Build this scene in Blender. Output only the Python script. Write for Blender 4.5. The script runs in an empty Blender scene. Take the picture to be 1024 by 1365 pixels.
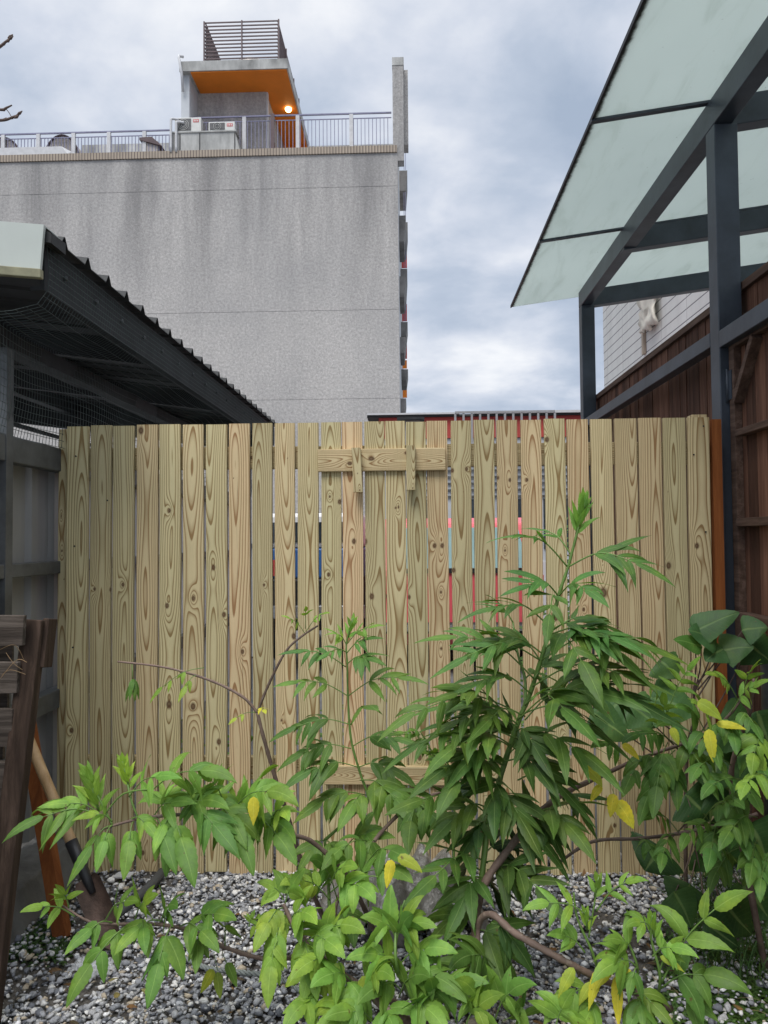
import bpy, math, random
import numpy as np
from mathutils import Vector, Matrix
from mathutils import noise as mnoise
S = bpy.context.scene
COL = S.collection
R = math.radians

# ------------------------------------------------------------------ camera
F = 1025.0
CAMH = 1.40
CAM_M = Matrix.Rotation(R(2.0), 3, 'Z') @ Matrix.Rotation(R(90 + 1.98), 3, 'X') @ Matrix.Rotation(-0.008, 3, 'Z')
cam_d = bpy.data.cameras.new('camera')
cam = bpy.data.objects.new('camera', cam_d)
COL.objects.link(cam)
cam.matrix_world = Matrix.Translation((0, 0, CAMH)) @ CAM_M.to_4x4()
cam_d.sensor_fit = 'HORIZONTAL'; cam_d.sensor_width = 36.0
cam_d.lens = F / 1024 * 36.0
cam_d.clip_start = 0.05; cam_d.clip_end = 3000
S.camera = cam

# ------------------------------------------------------------------ sky and light
SUN_EL, SUN_AZ = R(58), R(200)          # soft light from high behind the camera
w = bpy.data.worlds.new('World'); S.world = w; w.use_nodes = True
nt = w.node_tree; N = nt.nodes; L = nt.links; N.clear()
out = N.new('ShaderNodeOutputWorld'); bg = N.new('ShaderNodeBackground')
sky = N.new('ShaderNodeTexSky'); sky.sky_type = 'NISHITA'; sky.sun_disc = False
sky.sun_elevation = SUN_EL; sky.sun_rotation = SUN_AZ
tc = N.new('ShaderNodeTexCoord'); sep = N.new('ShaderNodeSeparateXYZ')
L.new(tc.outputs['Generated'], sep.inputs[0])
def wmath(op, a, b=None, c=None, clamp=False):
    m = N.new('ShaderNodeMath'); m.operation = op; m.use_clamp = clamp
    for i, v in enumerate((a, b, c)):
        if v is None: continue
        if isinstance(v, (int, float)): m.inputs[i].default_value = v
        else: L.new(v, m.inputs[i])
    return m.outputs[0]
# cloud deck: project the direction on a plane overhead
zc = wmath('ADD', wmath('MAXIMUM', sep.outputs[2], 0.0), 0.22)
comb = N.new('ShaderNodeCombineXYZ')
L.new(wmath('DIVIDE', sep.outputs[0], zc), comb.inputs[0]); L.new(wmath('DIVIDE', sep.outputs[1], zc), comb.inputs[1])
def wnoise(scale, detail, rough, dist, off):
    mp = N.new('ShaderNodeMapping'); mp.inputs['Location'].default_value = off
    L.new(comb.outputs[0], mp.inputs[0])
    n = N.new('ShaderNodeTexNoise'); n.inputs['Scale'].default_value = scale
    n.inputs['Detail'].default_value = detail; n.inputs['Roughness'].default_value = rough
    n.inputs['Distortion'].default_value = dist
    L.new(mp.outputs[0], n.inputs['Vector']); return n.outputs[0]
n1 = wnoise(1.7, 8, 0.5, 0.15, (3.1, 7.7, 0)); n2 = wnoise(3.4, 8, 0.55, 0.2, (11.3, 2.2, 4))
mixn = wmath('ADD', wmath('MULTIPLY', n1, 0.62), wmath('MULTIPLY', n2, 0.38))
# the break in the clouds low over the lane, where the deck is thin and bright
dpt = N.new('ShaderNodeVectorMath'); dpt.operation = 'DOT_PRODUCT'; L.new(tc.outputs['Generated'], dpt.inputs[0]); _d = ray(565, 450) if 'ray' in globals() else (CAM_M @ Vector(((572 - 512) / F, (682.5 - 455) / F, -1.0))).normalized(); dpt.inputs[1].default_value = _d
brk = N.new('ShaderNodeMapRange'); brk.interpolation_type = 'SMOOTHSTEP'; brk.inputs['From Min'].default_value = 0.980; brk.inputs['From Max'].default_value = 1.0; brk.inputs['To Max'].default_value = 0.085
L.new(dpt.outputs['Value'], brk.inputs['Value']); mixn = wmath('ADD', mixn, brk.outputs[0])
ramp = N.new('ShaderNodeValToRGB'); L.new(mixn, ramp.inputs[0])
e = ramp.color_ramp.elements
e[0].position = 0.39; e[0].color = (0.27, 0.325, 0.415, 1)
e[1].position = 0.66; e[1].color = (0.66, 0.67, 0.69, 1)
k = e.new(0.48); k.color = (0.35, 0.40, 0.485, 1)
k = e.new(0.55); k.color = (0.46, 0.495, 0.565, 1)
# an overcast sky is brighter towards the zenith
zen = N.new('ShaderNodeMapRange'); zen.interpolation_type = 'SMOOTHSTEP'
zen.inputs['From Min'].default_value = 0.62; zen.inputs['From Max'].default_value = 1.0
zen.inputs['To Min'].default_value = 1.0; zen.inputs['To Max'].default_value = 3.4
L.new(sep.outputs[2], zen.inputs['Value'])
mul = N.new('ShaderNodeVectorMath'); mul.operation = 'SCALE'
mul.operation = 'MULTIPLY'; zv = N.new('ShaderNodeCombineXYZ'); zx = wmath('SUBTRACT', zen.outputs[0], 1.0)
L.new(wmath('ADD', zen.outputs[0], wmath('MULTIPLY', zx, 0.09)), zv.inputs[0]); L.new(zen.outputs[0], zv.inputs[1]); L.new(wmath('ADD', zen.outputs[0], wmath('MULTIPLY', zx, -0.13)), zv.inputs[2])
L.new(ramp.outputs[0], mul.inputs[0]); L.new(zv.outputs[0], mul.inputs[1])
skm = N.new('ShaderNodeVectorMath'); skm.operation = 'SCALE'; L.new(sky.outputs[0], skm.inputs[0]); skm.inputs['Scale'].default_value = 0.06
mx = N.new('ShaderNodeMix'); mx.data_type = 'RGBA'; mx.inputs[0].default_value = 0.95
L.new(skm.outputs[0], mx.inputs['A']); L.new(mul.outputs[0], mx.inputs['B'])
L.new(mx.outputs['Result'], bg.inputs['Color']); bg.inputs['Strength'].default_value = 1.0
L.new(bg.outputs[0], out.inputs[0])
sd = bpy.data.lights.new('sun', 'SUN'); sun = bpy.data.objects.new('sun', sd); COL.objects.link(sun)
sd.energy = 1.5; sd.angle = R(28); sd.color = (1.0, 0.965, 0.92)
sdir = Vector((math.sin(SUN_AZ) * math.cos(SUN_EL), math.cos(SUN_AZ) * math.cos(SUN_EL), math.sin(SUN_EL)))
sun.rotation_euler = sdir.to_track_quat('Z', 'Y').to_euler()
S.view_settings.view_transform = 'Standard'; S.view_settings.look = 'None'
S.view_settings.exposure = 0.60; S.view_settings.gamma = 1.0

# ------------------------------------------------------------------ points from photo measurements
def ray(px, py):
    return (CAM_M @ Vector(((px - 512) / F, -(py - 682.5) / F, -1.0))).normalized()
C0 = Vector((0, 0, CAMH))
def PY(px, py, Y):
    d = ray(px, py); return C0 + d * (Y / d.y)
def PX(px, py, X):
    d = ray(px, py); return C0 + d * (X / d.x)
def PZ(px, py, Z=0.0):
    d = ray(px, py); return C0 + d * ((Z - CAMH) / d.z)

# ------------------------------------------------------------------ materials
MATS = {}
class NT:
    def __init__(s, name):
        s.m = bpy.data.materials.new(name); s.m.use_nodes = True
        s.t = s.m.node_tree; s.N = s.t.nodes; s.L = s.t.links
        s.b = s.N.get('Principled BSDF'); s.out = s.N.get('Material Output')
    def new(s, ty): return s.N.new(ty)
    def put(s, sock, v):
        if v is None: return
        if hasattr(v, 'is_linked') or isinstance(v, bpy.types.NodeSocket): s.L.new(v, sock)
        else:
            if isinstance(v, tuple) and len(v) == 3 and len(getattr(sock, 'default_value', (0,0,0))) == 4: v = v + (1,)
            sock.default_value = v
    def math(s, op, a, b=None, c=None, clamp=False):
        m = s.new('ShaderNodeMath'); m.operation = op; m.use_clamp = clamp
        for i, v in enumerate((a, b, c)):
            if v is not None: s.put(m.inputs[i], v)
        return m.outputs[0]
    def coord(s, kind='Object', scale=(1,1,1), rot=(0,0,0), loc=(0,0,0)):
        t = s.new('ShaderNodeTexCoord'); mp = s.new('ShaderNodeMapping')
        mp.inputs['Scale'].default_value = scale; mp.inputs['Rotation'].default_value = rot; mp.inputs['Location'].default_value = loc
        s.L.new(t.outputs[kind], mp.inputs[0]); return mp.outputs[0]
    def noise(s, vec, scale, detail=4, rough=0.55, dist=0.0):
        n = s.new('ShaderNodeTexNoise'); s.L.new(vec, n.inputs['Vector'])
        n.inputs['Scale'].default_value = scale; n.inputs['Detail'].default_value = detail
        n.inputs['Roughness'].default_value = rough; n.inputs['Distortion'].default_value = dist
        return n.outputs[0]
    def ramp(s, v, stops, interp='LINEAR'):
        r = s.new('ShaderNodeValToRGB'); s.put(r.inputs[0], v); e = r.color_ramp.elements; r.color_ramp.interpolation = interp
        e[0].position, e[0].color = stops[0][0], tuple(stops[0][1]) + (1,)
        e[1].position, e[1].color = stops[-1][0], tuple(stops[-1][1]) + (1,)
        for p, c in stops[1:-1]:
            k = e.new(p); k.color = tuple(c) + (1,)
        return r.outputs[0]
    def mix(s, f, a, b, blend='MIX'):
        m = s.new('ShaderNodeMix'); m.data_type = 'RGBA'; m.blend_type = blend
        s.put(m.inputs[0], f); s.put(m.inputs['A'], a); s.put(m.inputs['B'], b); return m.outputs['Result']
    def bump(s, h, strength=0.3, dist=0.01):
        b = s.new('ShaderNodeBump'); b.inputs['Strength'].default_value = strength; b.inputs['Distance'].default_value = dist
        s.L.new(h, b.inputs['Height']); s.L.new(b.outputs[0], s.b.inputs['Normal'])
    def base(s, c): s.put(s.b.inputs['Base Color'], c)
    def rough(s, v): s.put(s.b.inputs['Roughness'], v)

def simple(name, col, rough=0.6, metal=0.0, var=0.25, scale=6.0, stretch=(1,1,1), bump=0.0, spec=0.5):
    if name in MATS: return MATS[name]
    t = NT(name); v = t.coord('Object', stretch)
    n = t.noise(v, scale, 6, 0.6)
    d = tuple(c * (1 - var) for c in col); u = tuple(min(1, c * (1 + var)) for c in col)
    t.base(t.ramp(n, [(0.3, d), (0.7, u)])); t.rough(rough); t.b.inputs['Metallic'].default_value = metal
    t.b.inputs['Specular IOR Level'].default_value = spec
    if bump: t.bump(t.noise(v, scale * 6, 5, 0.6), bump, 0.01)
    MATS[name] = t.m; return t.m

def m_pine():
    t = NT('pine_board'); a = t.new('ShaderNodeAttribute'); a.attribute_name = 'grain'
    sp = t.new('ShaderNodeSeparateColor'); t.L.new(a.outputs['Color'], sp.inputs[0])
    ph, knot, tone = sp.outputs[0], sp.outputs[1], sp.outputs[2]
    fr = t.math('FRACT', ph)
    ring = t.ramp(fr, [(0.0, (0,0,0)), (0.42, (0.02,)*3), (0.70, (0.45,)*3), (0.84, (1,1,1)), (0.95, (1,1,1)), (1.0, (0,0,0))])
    v = t.coord('Object', (1, 1, 0.045)); fine = t.noise(v, 380, 4, 0.65)
    v2 = t.coord('Object', (1, 1, 0.25)); blot = t.noise(v2, 9, 5, 0.6)
    late = t.math('MULTIPLY', ring, t.math('ADD', 0.60, t.math('MULTIPLY', blot, 0.8)), clamp=True)
    light = t.mix(tone, (0.64, 0.565, 0.325), (0.76, 0.57, 0.34))
    dark = t.mix(tone, (0.245, 0.155, 0.056), (0.345, 0.16, 0.068))
    c = t.mix(late, light, dark)
    c = t.mix(t.math('MULTIPLY', t.math('SUBTRACT', fine, 0.5), 0.9, clamp=True), c, (0.25, 0.2, 0.11))
    c = t.mix(t.ramp(blot, [(0.35, (0,0,0)), (0.75, (0.35,)*3)]), c, (0.42, 0.37, 0.2))
    br = t.math('MULTIPLY', a.outputs['Alpha'], 1.0); cb = t.new('ShaderNodeCombineColor'); [t.L.new(br, cb.inputs[i]) for i in range(3)]
    c = t.mix(1.0, c, cb.outputs[0], 'MULTIPLY')
    kr = t.ramp(knot, [(0.25, (0,0,0)), (0.55, (0.45,)*3), (0.8, (1,1,1)), (1.0, (0.85,)*3)])
    c = t.mix(kr, c, (0.115, 0.062, 0.032)); t.base(c); t.rough(0.72)
    t.b.inputs['Specular IOR Level'].default_value = 0.25
    t.bump(t.math('ADD', t.math('MULTIPLY', ring, 0.35), fine), 0.25, 0.002)
    MATS['pine'] = t.m; return t.m
m_pine()

def oldwood(name, cols, scale=28, axis=2, rough=0.85, bump=0.6):
    t = NT(name); st = [1, 1, 1]; st[axis] = 0.06
    v = t.coord('Object', tuple(st)); n = t.noise(v, scale, 8, 0.68, 0.4)
    g = t.new('ShaderNodeNewGeometry'); r = g.outputs['Random Per Island']
    c = t.ramp(n, [(0.28, cols[0]), (0.5, cols[1]), (0.72, cols[2])])
    k = t.ramp(r, [(0.0, (0.55,)*3), (1.0, (1.35,)*3)])
    c = t.mix(1.0, c, k, 'MULTIPLY'); t.base(c); t.rough(rough); t.bump(n, bump, 0.006)
    t.b.inputs['Specular IOR Level'].default_value = 0.25
    MATS[name] = t.m; return t.m
oldwood('brown_boards', [(0.06, 0.029, 0.018), (0.135, 0.064, 0.04), (0.23, 0.12, 0.078)], 34)
oldwood('brown_trim', [(0.06, 0.034, 0.024), (0.13, 0.08, 0.058), (0.24, 0.155, 0.12)], 34, axis=1)
oldwood('grey_weathered', [(0.02, 0.015, 0.012), (0.11, 0.088, 0.072), (0.27, 0.225, 0.19)], 26, axis=0, bump=1.0)
oldwood('rail_weathered', [(0.022, 0.014, 0.010), (0.065, 0.042, 0.030), (0.15, 0.10, 0.075)], 26, axis=2, bump=1.0)
oldwood('orange_wood', [(0.13, 0.04, 0.012), (0.24, 0.075, 0.02), (0.34, 0.12, 0.035)], 24)
oldwood('handle_wood', [(0.30, 0.19, 0.09), (0.42, 0.28, 0.15), (0.52, 0.37, 0.21)], 24, rough=0.5, bump=0.15)

def m_facade():
    t = NT('pebble_dash'); v = t.coord('Object')
    peb = t.noise(v, 11.0, 8, 0.85); vs = t.coord('Object', (1, 1, 0.10)); st = t.noise(vs, 0.75, 7, 0.68, 0.5)
    big = t.noise(v, 0.28, 5, 0.6)
    vo = t.new('ShaderNodeTexVoronoi'); t.L.new(v, vo.inputs['Vector']); vo.inputs['Scale'].default_value = 16
    c = t.ramp(peb, [(0.36, (0.33, 0.315, 0.30)), (0.5, (0.485, 0.465, 0.445)), (0.64, (0.68, 0.655, 0.63))])
    c = t.mix(t.ramp(vo.outputs['Distance'], [(0.0, (0.28,)*3), (0.35, (0,0,0))]), c, (0.2, 0.19, 0.18))
    sx = t.new('ShaderNodeSeparateXYZ'); t.L.new(v, sx.inputs[0])
    topf = t.new('ShaderNodeMapRange'); t.L.new(sx.outputs[2], topf.inputs['Value'])
    topf.inputs['From Min'].default_value = 8.6; topf.inputs['From Max'].default_value = 14.0
    topf.inputs['To Min'].default_value = 0.12; topf.inputs['To Max'].default_value = 0.78
    dirt = t.ramp(st, [(0.42, (0,0,0)), (0.66, (1,1,1))])
    dirt = t.math('MULTIPLY', t.math('ADD', dirt, 0.28), topf.outputs[0], clamp=True)
    c = t.mix(dirt, c, t.mix(0.6, c, (0.10, 0.098, 0.10)))
    c = t.mix(t.ramp(big, [(0.4, (0,0,0)), (0.65, (0.3,)*3)]), c, (0.25, 0.25, 0.255))
    t.base(c); t.rough(0.9); t.bump(peb, 0.6, 0.04); MATS['facade'] = t.m
m_facade()

def m_glass():
    t = NT('frosted_green_glass'); v = t.coord('Object')
    n = t.noise(v, 0.8, 4, 0.5); sp = t.noise(v, 26, 3, 0.7); sm = t.noise(t.coord('Object', (3, 0.6, 1)), 2.3, 6, 0.7, 1.2)
    c = t.ramp(n, [(0.3, (0.575, 0.625, 0.61)), (0.7, (0.625, 0.675, 0.655))])
    c = t.mix(t.ramp(sp, [(0.71, (0,0,0)), (0.78, (0.8,)*3)]), c, (0.13, 0.13, 0.10))
    c = t.mix(t.ramp(sm, [(0.5, (0,0,0)), (0.75, (0.4,)*3)]), c, (0.40, 0.45, 0.41))
    # grime that gathers on the outer edge of the panes
    a = t.new('ShaderNodeAttribute'); a.attribute_name = 'edge'
    rag = t.noise(v, 30, 5, 0.75)
    g = t.math('SUBTRACT', t.math('ADD', a.outputs['Fac'], t.math('MULTIPLY', rag, 0.5)), 0.95)
    g = t.math('MULTIPLY', g, 4.0, clamp=True)
    c = t.mix(g, c, (0.05, 0.055, 0.045))
    t.base(c); t.rough(0.35)
    tr = t.new('ShaderNodeBsdfTranslucent'); t.put(tr.inputs[0], c)
    ms = t.new('ShaderNodeMixShader'); ms.inputs[0].default_value = 0.78
    t.L.new(t.b.outputs[0], ms.inputs[1]); t.L.new(tr.outputs[0], ms.inputs[2]); t.L.new(ms.outputs[0], t.out.inputs[0])
    MATS['glass'] = t.m
m_glass()

def m_leaf():
    t = NT('leaf'); a = t.new('ShaderNodeAttribute'); a.attribute_name = 'tint'
    uv = t.new('ShaderNodeUVMap'); uv.uv_map = 'UVMap'
    s = t.new('ShaderNodeSeparateXYZ'); t.L.new(uv.outputs[0], s.inputs[0])
    au = t.math('ABSOLUTE', s.outputs[0])
    mid = t.ramp(au, [(0.0, (1,1,1)), (0.045, (0.8,)*3), (0.09, (0,0,0))])
    side = t.math('FRACT', t.math('MULTIPLY', t.math('SUBTRACT', s.outputs[1], t.math('MULTIPLY', au, 0.16)), 11.0))
    side = t.ramp(side, [(0.0, (0.4,)*3), (0.10, (0,0,0)), (0.9, (0,0,0)), (1.0, (0.4,)*3)])
    c = a.outputs['Color']
    v = t.coord('Object'); n = t.noise(v, 22, 5, 0.6); fine = t.noise(v, 160, 3, 0.6)
    c = t.mix(1.0, c, t.ramp(n, [(0.3, (0.82,)*3), (0.7, (1.18,)*3)]), 'MULTIPLY')
    c = t.mix(1.0, c, t.ramp(fine, [(0.3, (0.93,)*3), (0.7, (1.07,)*3)]), 'MULTIPLY')
    lit = t.mix(1.0, c, (0.10, 0.13, 0.05), 'ADD')
    c = t.mix(t.math('MULTIPLY', side, 0.45), c, lit); c = t.mix(t.math('MULTIPLY', mid, 0.85), c, lit)
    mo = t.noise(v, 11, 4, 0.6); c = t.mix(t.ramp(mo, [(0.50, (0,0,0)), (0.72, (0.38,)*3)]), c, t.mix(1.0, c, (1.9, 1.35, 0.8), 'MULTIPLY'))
    sp = t.noise(v, 75, 2, 0.5); c = t.mix(t.ramp(sp, [(0.70, (0,0,0)), (0.76, (0.75,)*3)]), c, (0.14, 0.08, 0.03))
    t.base(c); t.rough(t.math('ADD', 0.40, t.math('MULTIPLY', n, 0.22))); t.b.inputs['Specular IOR Level'].default_value = 0.34
    t.bump(t.math('ADD', t.math('MULTIPLY', side, -0.7), t.math('MULTIPLY', mid, -1.2)), 0.35, 0.002)
    tr = t.new('ShaderNodeBsdfTranslucent')
    tc = t.mix(1.0, c, (1.5, 1.35, 0.5), 'MULTIPLY'); t.put(tr.inputs[0], tc)
    ms = t.new('ShaderNodeMixShader'); ms.inputs[0].default_value = 0.30
    t.L.new(t.b.outputs[0], ms.inputs[1]); t.L.new(tr.outputs[0], ms.inputs[2]); t.L.new(ms.outputs[0], t.out.inputs[0])
    MATS['leaf'] = t.m
m_leaf()

def m_gravel():
    t = NT('gravel_stone'); g = t.new('ShaderNodeNewGeometry'); r = g.outputs['Random Per Island']
    c = t.ramp(r, [(0.0, (0.130, 0.137, 0.156)), (0.14, (0.247, 0.254, 0.273)), (0.32, (0.403, 0.403, 0.410)), (0.5, (0.299, 0.305, 0.325)),
                   (0.66, (0.546, 0.539, 0.520)), (0.77, (0.442, 0.377, 0.286)), (0.83, (0.715, 0.702, 0.676)), (0.92, (0.468, 0.481, 0.507)), (0.97, (0.850, 0.850, 0.850))], 'CONSTANT')
    v = t.coord('Object'); n = t.noise(v, 120, 5, 0.65)
    c = t.mix(1.0, c, t.ramp(n, [(0.3, (0.8,)*3), (0.7, (1.35,)*3)]), 'MULTIPLY')
    t.base(c); t.rough(0.8); t.bump(n, 0.5, 0.004); MATS['gravel'] = t.m
m_gravel()
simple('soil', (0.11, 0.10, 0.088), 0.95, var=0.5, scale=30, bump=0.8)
simple('asphalt', (0.16, 0.16, 0.16), 0.9, var=0.3, scale=4, bump=0.3)
simple('steel_paint', (0.047, 0.059, 0.078), 0.42, var=0.35, scale=5, bump=0.06, spec=0.5)
simple('galv', (0.115, 0.122, 0.127), 0.5, 0.35, var=0.35, scale=9, bump=0.05)
simple('dark_galv', (0.019, 0.021, 0.023), 0.6, 0.2, var=0.5, scale=7, bump=0.1)
simple('roof_sheet', (0.026, 0.027, 0.027), 0.7, 0.0, var=0.4, scale=5)
simple('white_metal', (0.50, 0.54, 0.50), 0.45, 0.0, var=0.07, scale=3)
simple('strip_wood', (0.25, 0.24, 0.15), 0.7, var=0.3, scale=14)
simple('wall_sheet', (0.27, 0.27, 0.265), 0.55, 0.0, var=0.25, scale=3, stretch=(1, 1, 0.15))
simple('net_wire', (0.06, 0.08, 0.075), 0.6)
simple('black_plastic', (0.02, 0.02, 0.022), 0.45, var=0.3)
simple('pipe_grey', (0.075, 0.08, 0.085), 0.5, var=0.3, bump=0.1)
simple('rust_blade', (0.10, 0.065, 0.05), 0.65, 0.4, var=0.5, scale=20, bump=0.3)
simple('concrete', (0.27, 0.265, 0.255), 0.9, var=0.3, scale=2.5, bump=0.3)
simple('balcony_concrete', (0.17, 0.165, 0.16), 0.9, var=0.4, scale=1.6)
simple('kerb_concrete', (0.12, 0.12, 0.115), 0.9, var=0.4, scale=6, bump=0.4)
simple('concrete_dirty', (0.40, 0.40, 0.385), 0.9, var=0.5, scale=1.6, stretch=(1, 1, 0.4))
simple('side_plaster', (0.48, 0.50, 0.52), 0.85, var=0.15, scale=1)
simple('orange_soffit', (0.74, 0.20, 0.010), 0.6, var=0.12, scale=1)
simple('rail_metal', (0.20, 0.20, 0.30), 0.5, 0.0, var=0.15)
simple('rail_brown', (0.10, 0.065, 0.07), 0.5, var=0.2)
simple('dark_glass', (0.03, 0.04, 0.05), 0.12, var=0.3)
simple('ac_white', (0.62, 0.62, 0.59), 0.5, var=0.08)
simple('ac_grille', (0.10, 0.10, 0.10), 0.6, var=0.2)
simple('sticker_red', (0.55, 0.05, 0.05), 0.5)
simple('tank_steel', (0.40, 0.36, 0.33), 0.35, 0.4, var=0.2, scale=2)
simple('red_wall', (0.42, 0.055, 0.045), 0.7, var=0.15, scale=1)
simple('grey_rail', (0.30, 0.30, 0.31), 0.6, var=0.1)
simple('white_rail', (0.55, 0.55, 0.56), 0.6, var=0.1)
simple('lit_wall_sheet', (0.55, 0.55, 0.57), 0.6, var=0.2, scale=3, stretch=(1, 1, 0.15))  # wall sheet colour lightened to stand for its lit stretch
simple('red_paint', (0.72, 0.11, 0.13), 0.25, var=0.05)
simple('blue_paint', (0.035, 0.13, 0.36), 0.3, var=0.05)
simple('white_paint', (0.75, 0.75, 0.75), 0.3, var=0.04)
simple('teal_glass', (0.28, 0.42, 0.42), 0.15, var=0.1)
simple('rubber', (0.015, 0.015, 0.015), 0.8)
simple('chrome', (0.6, 0.6, 0.6), 0.25, 0.8, var=0.05)
simple('twig', (0.11, 0.075, 0.06), 0.8, var=0.4, scale=30)
simple('rope', (0.20, 0.22, 0.21), 0.8, var=0.3, scale=40)
simple('foam', (0.70, 0.67, 0.58), 0.9, var=0.15, scale=6, bump=0.5)

def m_bark():
    t = NT('smooth_bark'); v = t.coord('Object'); n = t.noise(v, 60, 6, 0.65); n2 = t.noise(v, 9, 4, 0.6)
    c = t.ramp(n2, [(0.3, (0.085, 0.055, 0.043)), (0.7, (0.24, 0.165, 0.13))])
    c = t.mix(t.ramp(n, [(0.58, (0,0,0)), (0.68, (0.6,)*3)]), c, (0.30, 0.24, 0.19))
    t.base(c); t.rough(0.7); t.bump(n, 0.6, 0.004); MATS['bark'] = t.m
m_bark()
simple('green_stem', (0.13, 0.23, 0.05), 0.45, var=0.25, scale=18)

def m_tile():
    t = NT('ribbed_tile'); v = t.coord('Object'); s = t.new('ShaderNodeSeparateXYZ'); t.L.new(v, s.inputs[0])
    f = t.math('FRACT', t.math('MULTIPLY', s.outputs[0], 9.0)); n = t.noise(v, 3, 4)
    c = t.ramp(f, [(0.0, (0.13, 0.10, 0.085)), (0.22, (0.13, 0.10, 0.085)), (0.34, (0.36, 0.30, 0.23)), (0.9, (0.40, 0.33, 0.26)), (1.0, (0.16, 0.12, 0.1))])
    c = t.mix(t.ramp(n, [(0.4, (0,0,0)), (0.7, (0.4,)*3)]), c, (0.2, 0.17, 0.14)); t.base(c); t.rough(0.7); MATS['tile'] = t.m
m_tile()
def m_whitewall():
    t = NT('white_ribbed_sheet'); v = t.coord('Object'); s = t.new('ShaderNodeSeparateXYZ'); t.L.new(v, s.inputs[0])
    z = t.math('FRACT', t.math('MULTIPLY', s.outputs[2], 6.0)); n = t.noise(t.coord('Object', (1, 1, 0.2)), 1.2, 6, 0.65)
    y = t.math('FRACT', t.math('MULTIPLY', s.outputs[1], 0.9))
    c = t.ramp(n, [(0.3, (0.56, 0.56, 0.54)), (0.7, (0.72, 0.72, 0.70))])
    lz = t.ramp(z, [(0.0, (1,1,1)), (0.07, (1,1,1)), (0.11, (0,0,0))]); ly = t.ramp(y, [(0.0, (0.8,)*3), (0.03, (0,0,0))])
    c = t.mix(lz, c, (0.10, 0.095, 0.11)); c = t.mix(ly, c, (0.35, 0.35, 0.34)); t.base(c); t.rough(0.6); MATS['whitewall'] = t.m
m_whitewall()
def m_plastic():
    t = NT('crumpled_plastic'); v = t.coord('Object'); n = t.noise(v, 9, 6, 0.65, 0.6)
    t.base(t.ramp(n, [(0.35, (0.11, 0.105, 0.095)), (0.58, (0.21, 0.20, 0.18)), (0.66, (0.62, 0.62, 0.62))])); t.rough(0.28); t.bump(n, 0.8, 0.03); MATS['sheet'] = t.m
    t = NT('clear_plastic'); t.base((0.72, 0.74, 0.76)); t.rough(0.12); t.b.inputs['Transmission Weight'].default_value = 0.0
    t.b.inputs['Alpha'].default_value = 0.35; v = t.coord('Object'); t.bump(t.noise(v, 26, 4, 0.6), 0.9, 0.02); MATS['clear'] = t.m
m_plastic()
def m_lamp():
    t = NT('lit_lamp'); t.b.inputs['Emission Color'].default_value = (1.0, 0.72, 0.30, 1); t.b.inputs['Emission Strength'].default_value = 6.0
    t.base((0.9, 0.8, 0.6)); MATS['lamp'] = t.m
m_lamp()

# ------------------------------------------------------------------ mesh helpers
class MB:
    """collects boxes, tubes and free faces for ONE mesh object"""
    def __init__(s): s.v = []; s.f = []; s.sm = []
    def raw(s, vs, fs, smooth=False):
        o = len(s.v); s.v += [tuple(p) for p in vs]; s.f += [tuple(i + o for i in f) for f in fs]; s.sm += [smooth] * len(fs); return s
    def box(s, a, b):
        x0, y0, z0 = (min(a[i], b[i]) for i in range(3)); x1, y1, z1 = (max(a[i], b[i]) for i in range(3))
        return s.hexa([(x0,y0,z0),(x1,y0,z0),(x1,y1,z0),(x0,y1,z0),(x0,y0,z1),(x1,y0,z1),(x1,y1,z1),(x0,y1,z1)])
    def hexa(s, p):
        return s.raw(p, [(0,3,2,1),(4,5,6,7),(0,1,5,4),(1,2,6,5),(2,3,7,6),(3,0,4,7)])
    def beam(s, a, b, wd, ht, up=(0,0,1)):
        a = Vector(a); b = Vector(b); d = (b - a).normalized(); u = Vector(up)
        if abs(d.dot(u)) > 0.99: u = Vector((0, 1, 0))
        sd = d.cross(u).normalized(); u = sd.cross(d).normalized()
        P = []
        for q in (a, b):
            for i, j in ((-1,-1),(1,-1),(1,1),(-1,1)): P.append(q + sd * i * wd / 2 + u * j * ht / 2)
        return s.raw(P, [(0,1,2,3),(7,6,5,4),(0,4,5,1),(1,5,6,2),(2,6,7,3),(3,7,4,0)])
    def tube(s, pts, rad, n=8, caps=True):
        pts = [Vector(p) for p in pts]
        if not hasattr(rad, '__len__'): rad = [rad] * len(pts)
        ref = Vector((0.31, 0.9, 0.2)).normalized(); V = []; Fc = []
        t0 = (pts[1] - pts[0]).normalized(); s1 = t0.cross(ref)
        if s1.length < 0.1: s1 = t0.cross(Vector((1, 0, 0)))
        s1.normalize()
        for i, p in enumerate(pts):
            t = (pts[min(i + 1, len(pts) - 1)] - pts[max(i - 1, 0)])
            t = t.normalized() if t.length > 1e-9 else t0
            s1 = (s1 - t * s1.dot(t)); s1.normalize(); s2 = t.cross(s1)
            for k in range(n):
                a = 2 * math.pi * k / n; V.append(p + (s1 * math.cos(a) + s2 * math.sin(a)) * rad[i])
        for i in range(len(pts) - 1):
            for k in range(n):
                a = i * n + k; b = i * n + (k + 1) % n; Fc.append((a, b, b + n, a + n))
        if caps: Fc.append(tuple(range(n - 1, -1, -1))); Fc.append(tuple((len(pts) - 1) * n + k for k in range(n)))
        return s.raw(V, Fc, True)
    def build(s, name, mat, parent=None, bevel=0.0):
        me = bpy.data.meshes.new(name); me.from_pydata(s.v, [], s.f)
        me.polygons.foreach_set('use_smooth', s.sm); me.update()
        o = bpy.data.objects.new(name, me); COL.objects.link(o)
        if mat is not None: me.materials.append(MATS[mat] if isinstance(mat, str) else mat)
        if bevel:
            m = o.modifiers.new('bevel', 'BEVEL'); m.width = bevel; m.segments = 2; m.limit_method = 'ANGLE'
        if parent is not None: place_child(o, parent)
        return o
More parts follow.
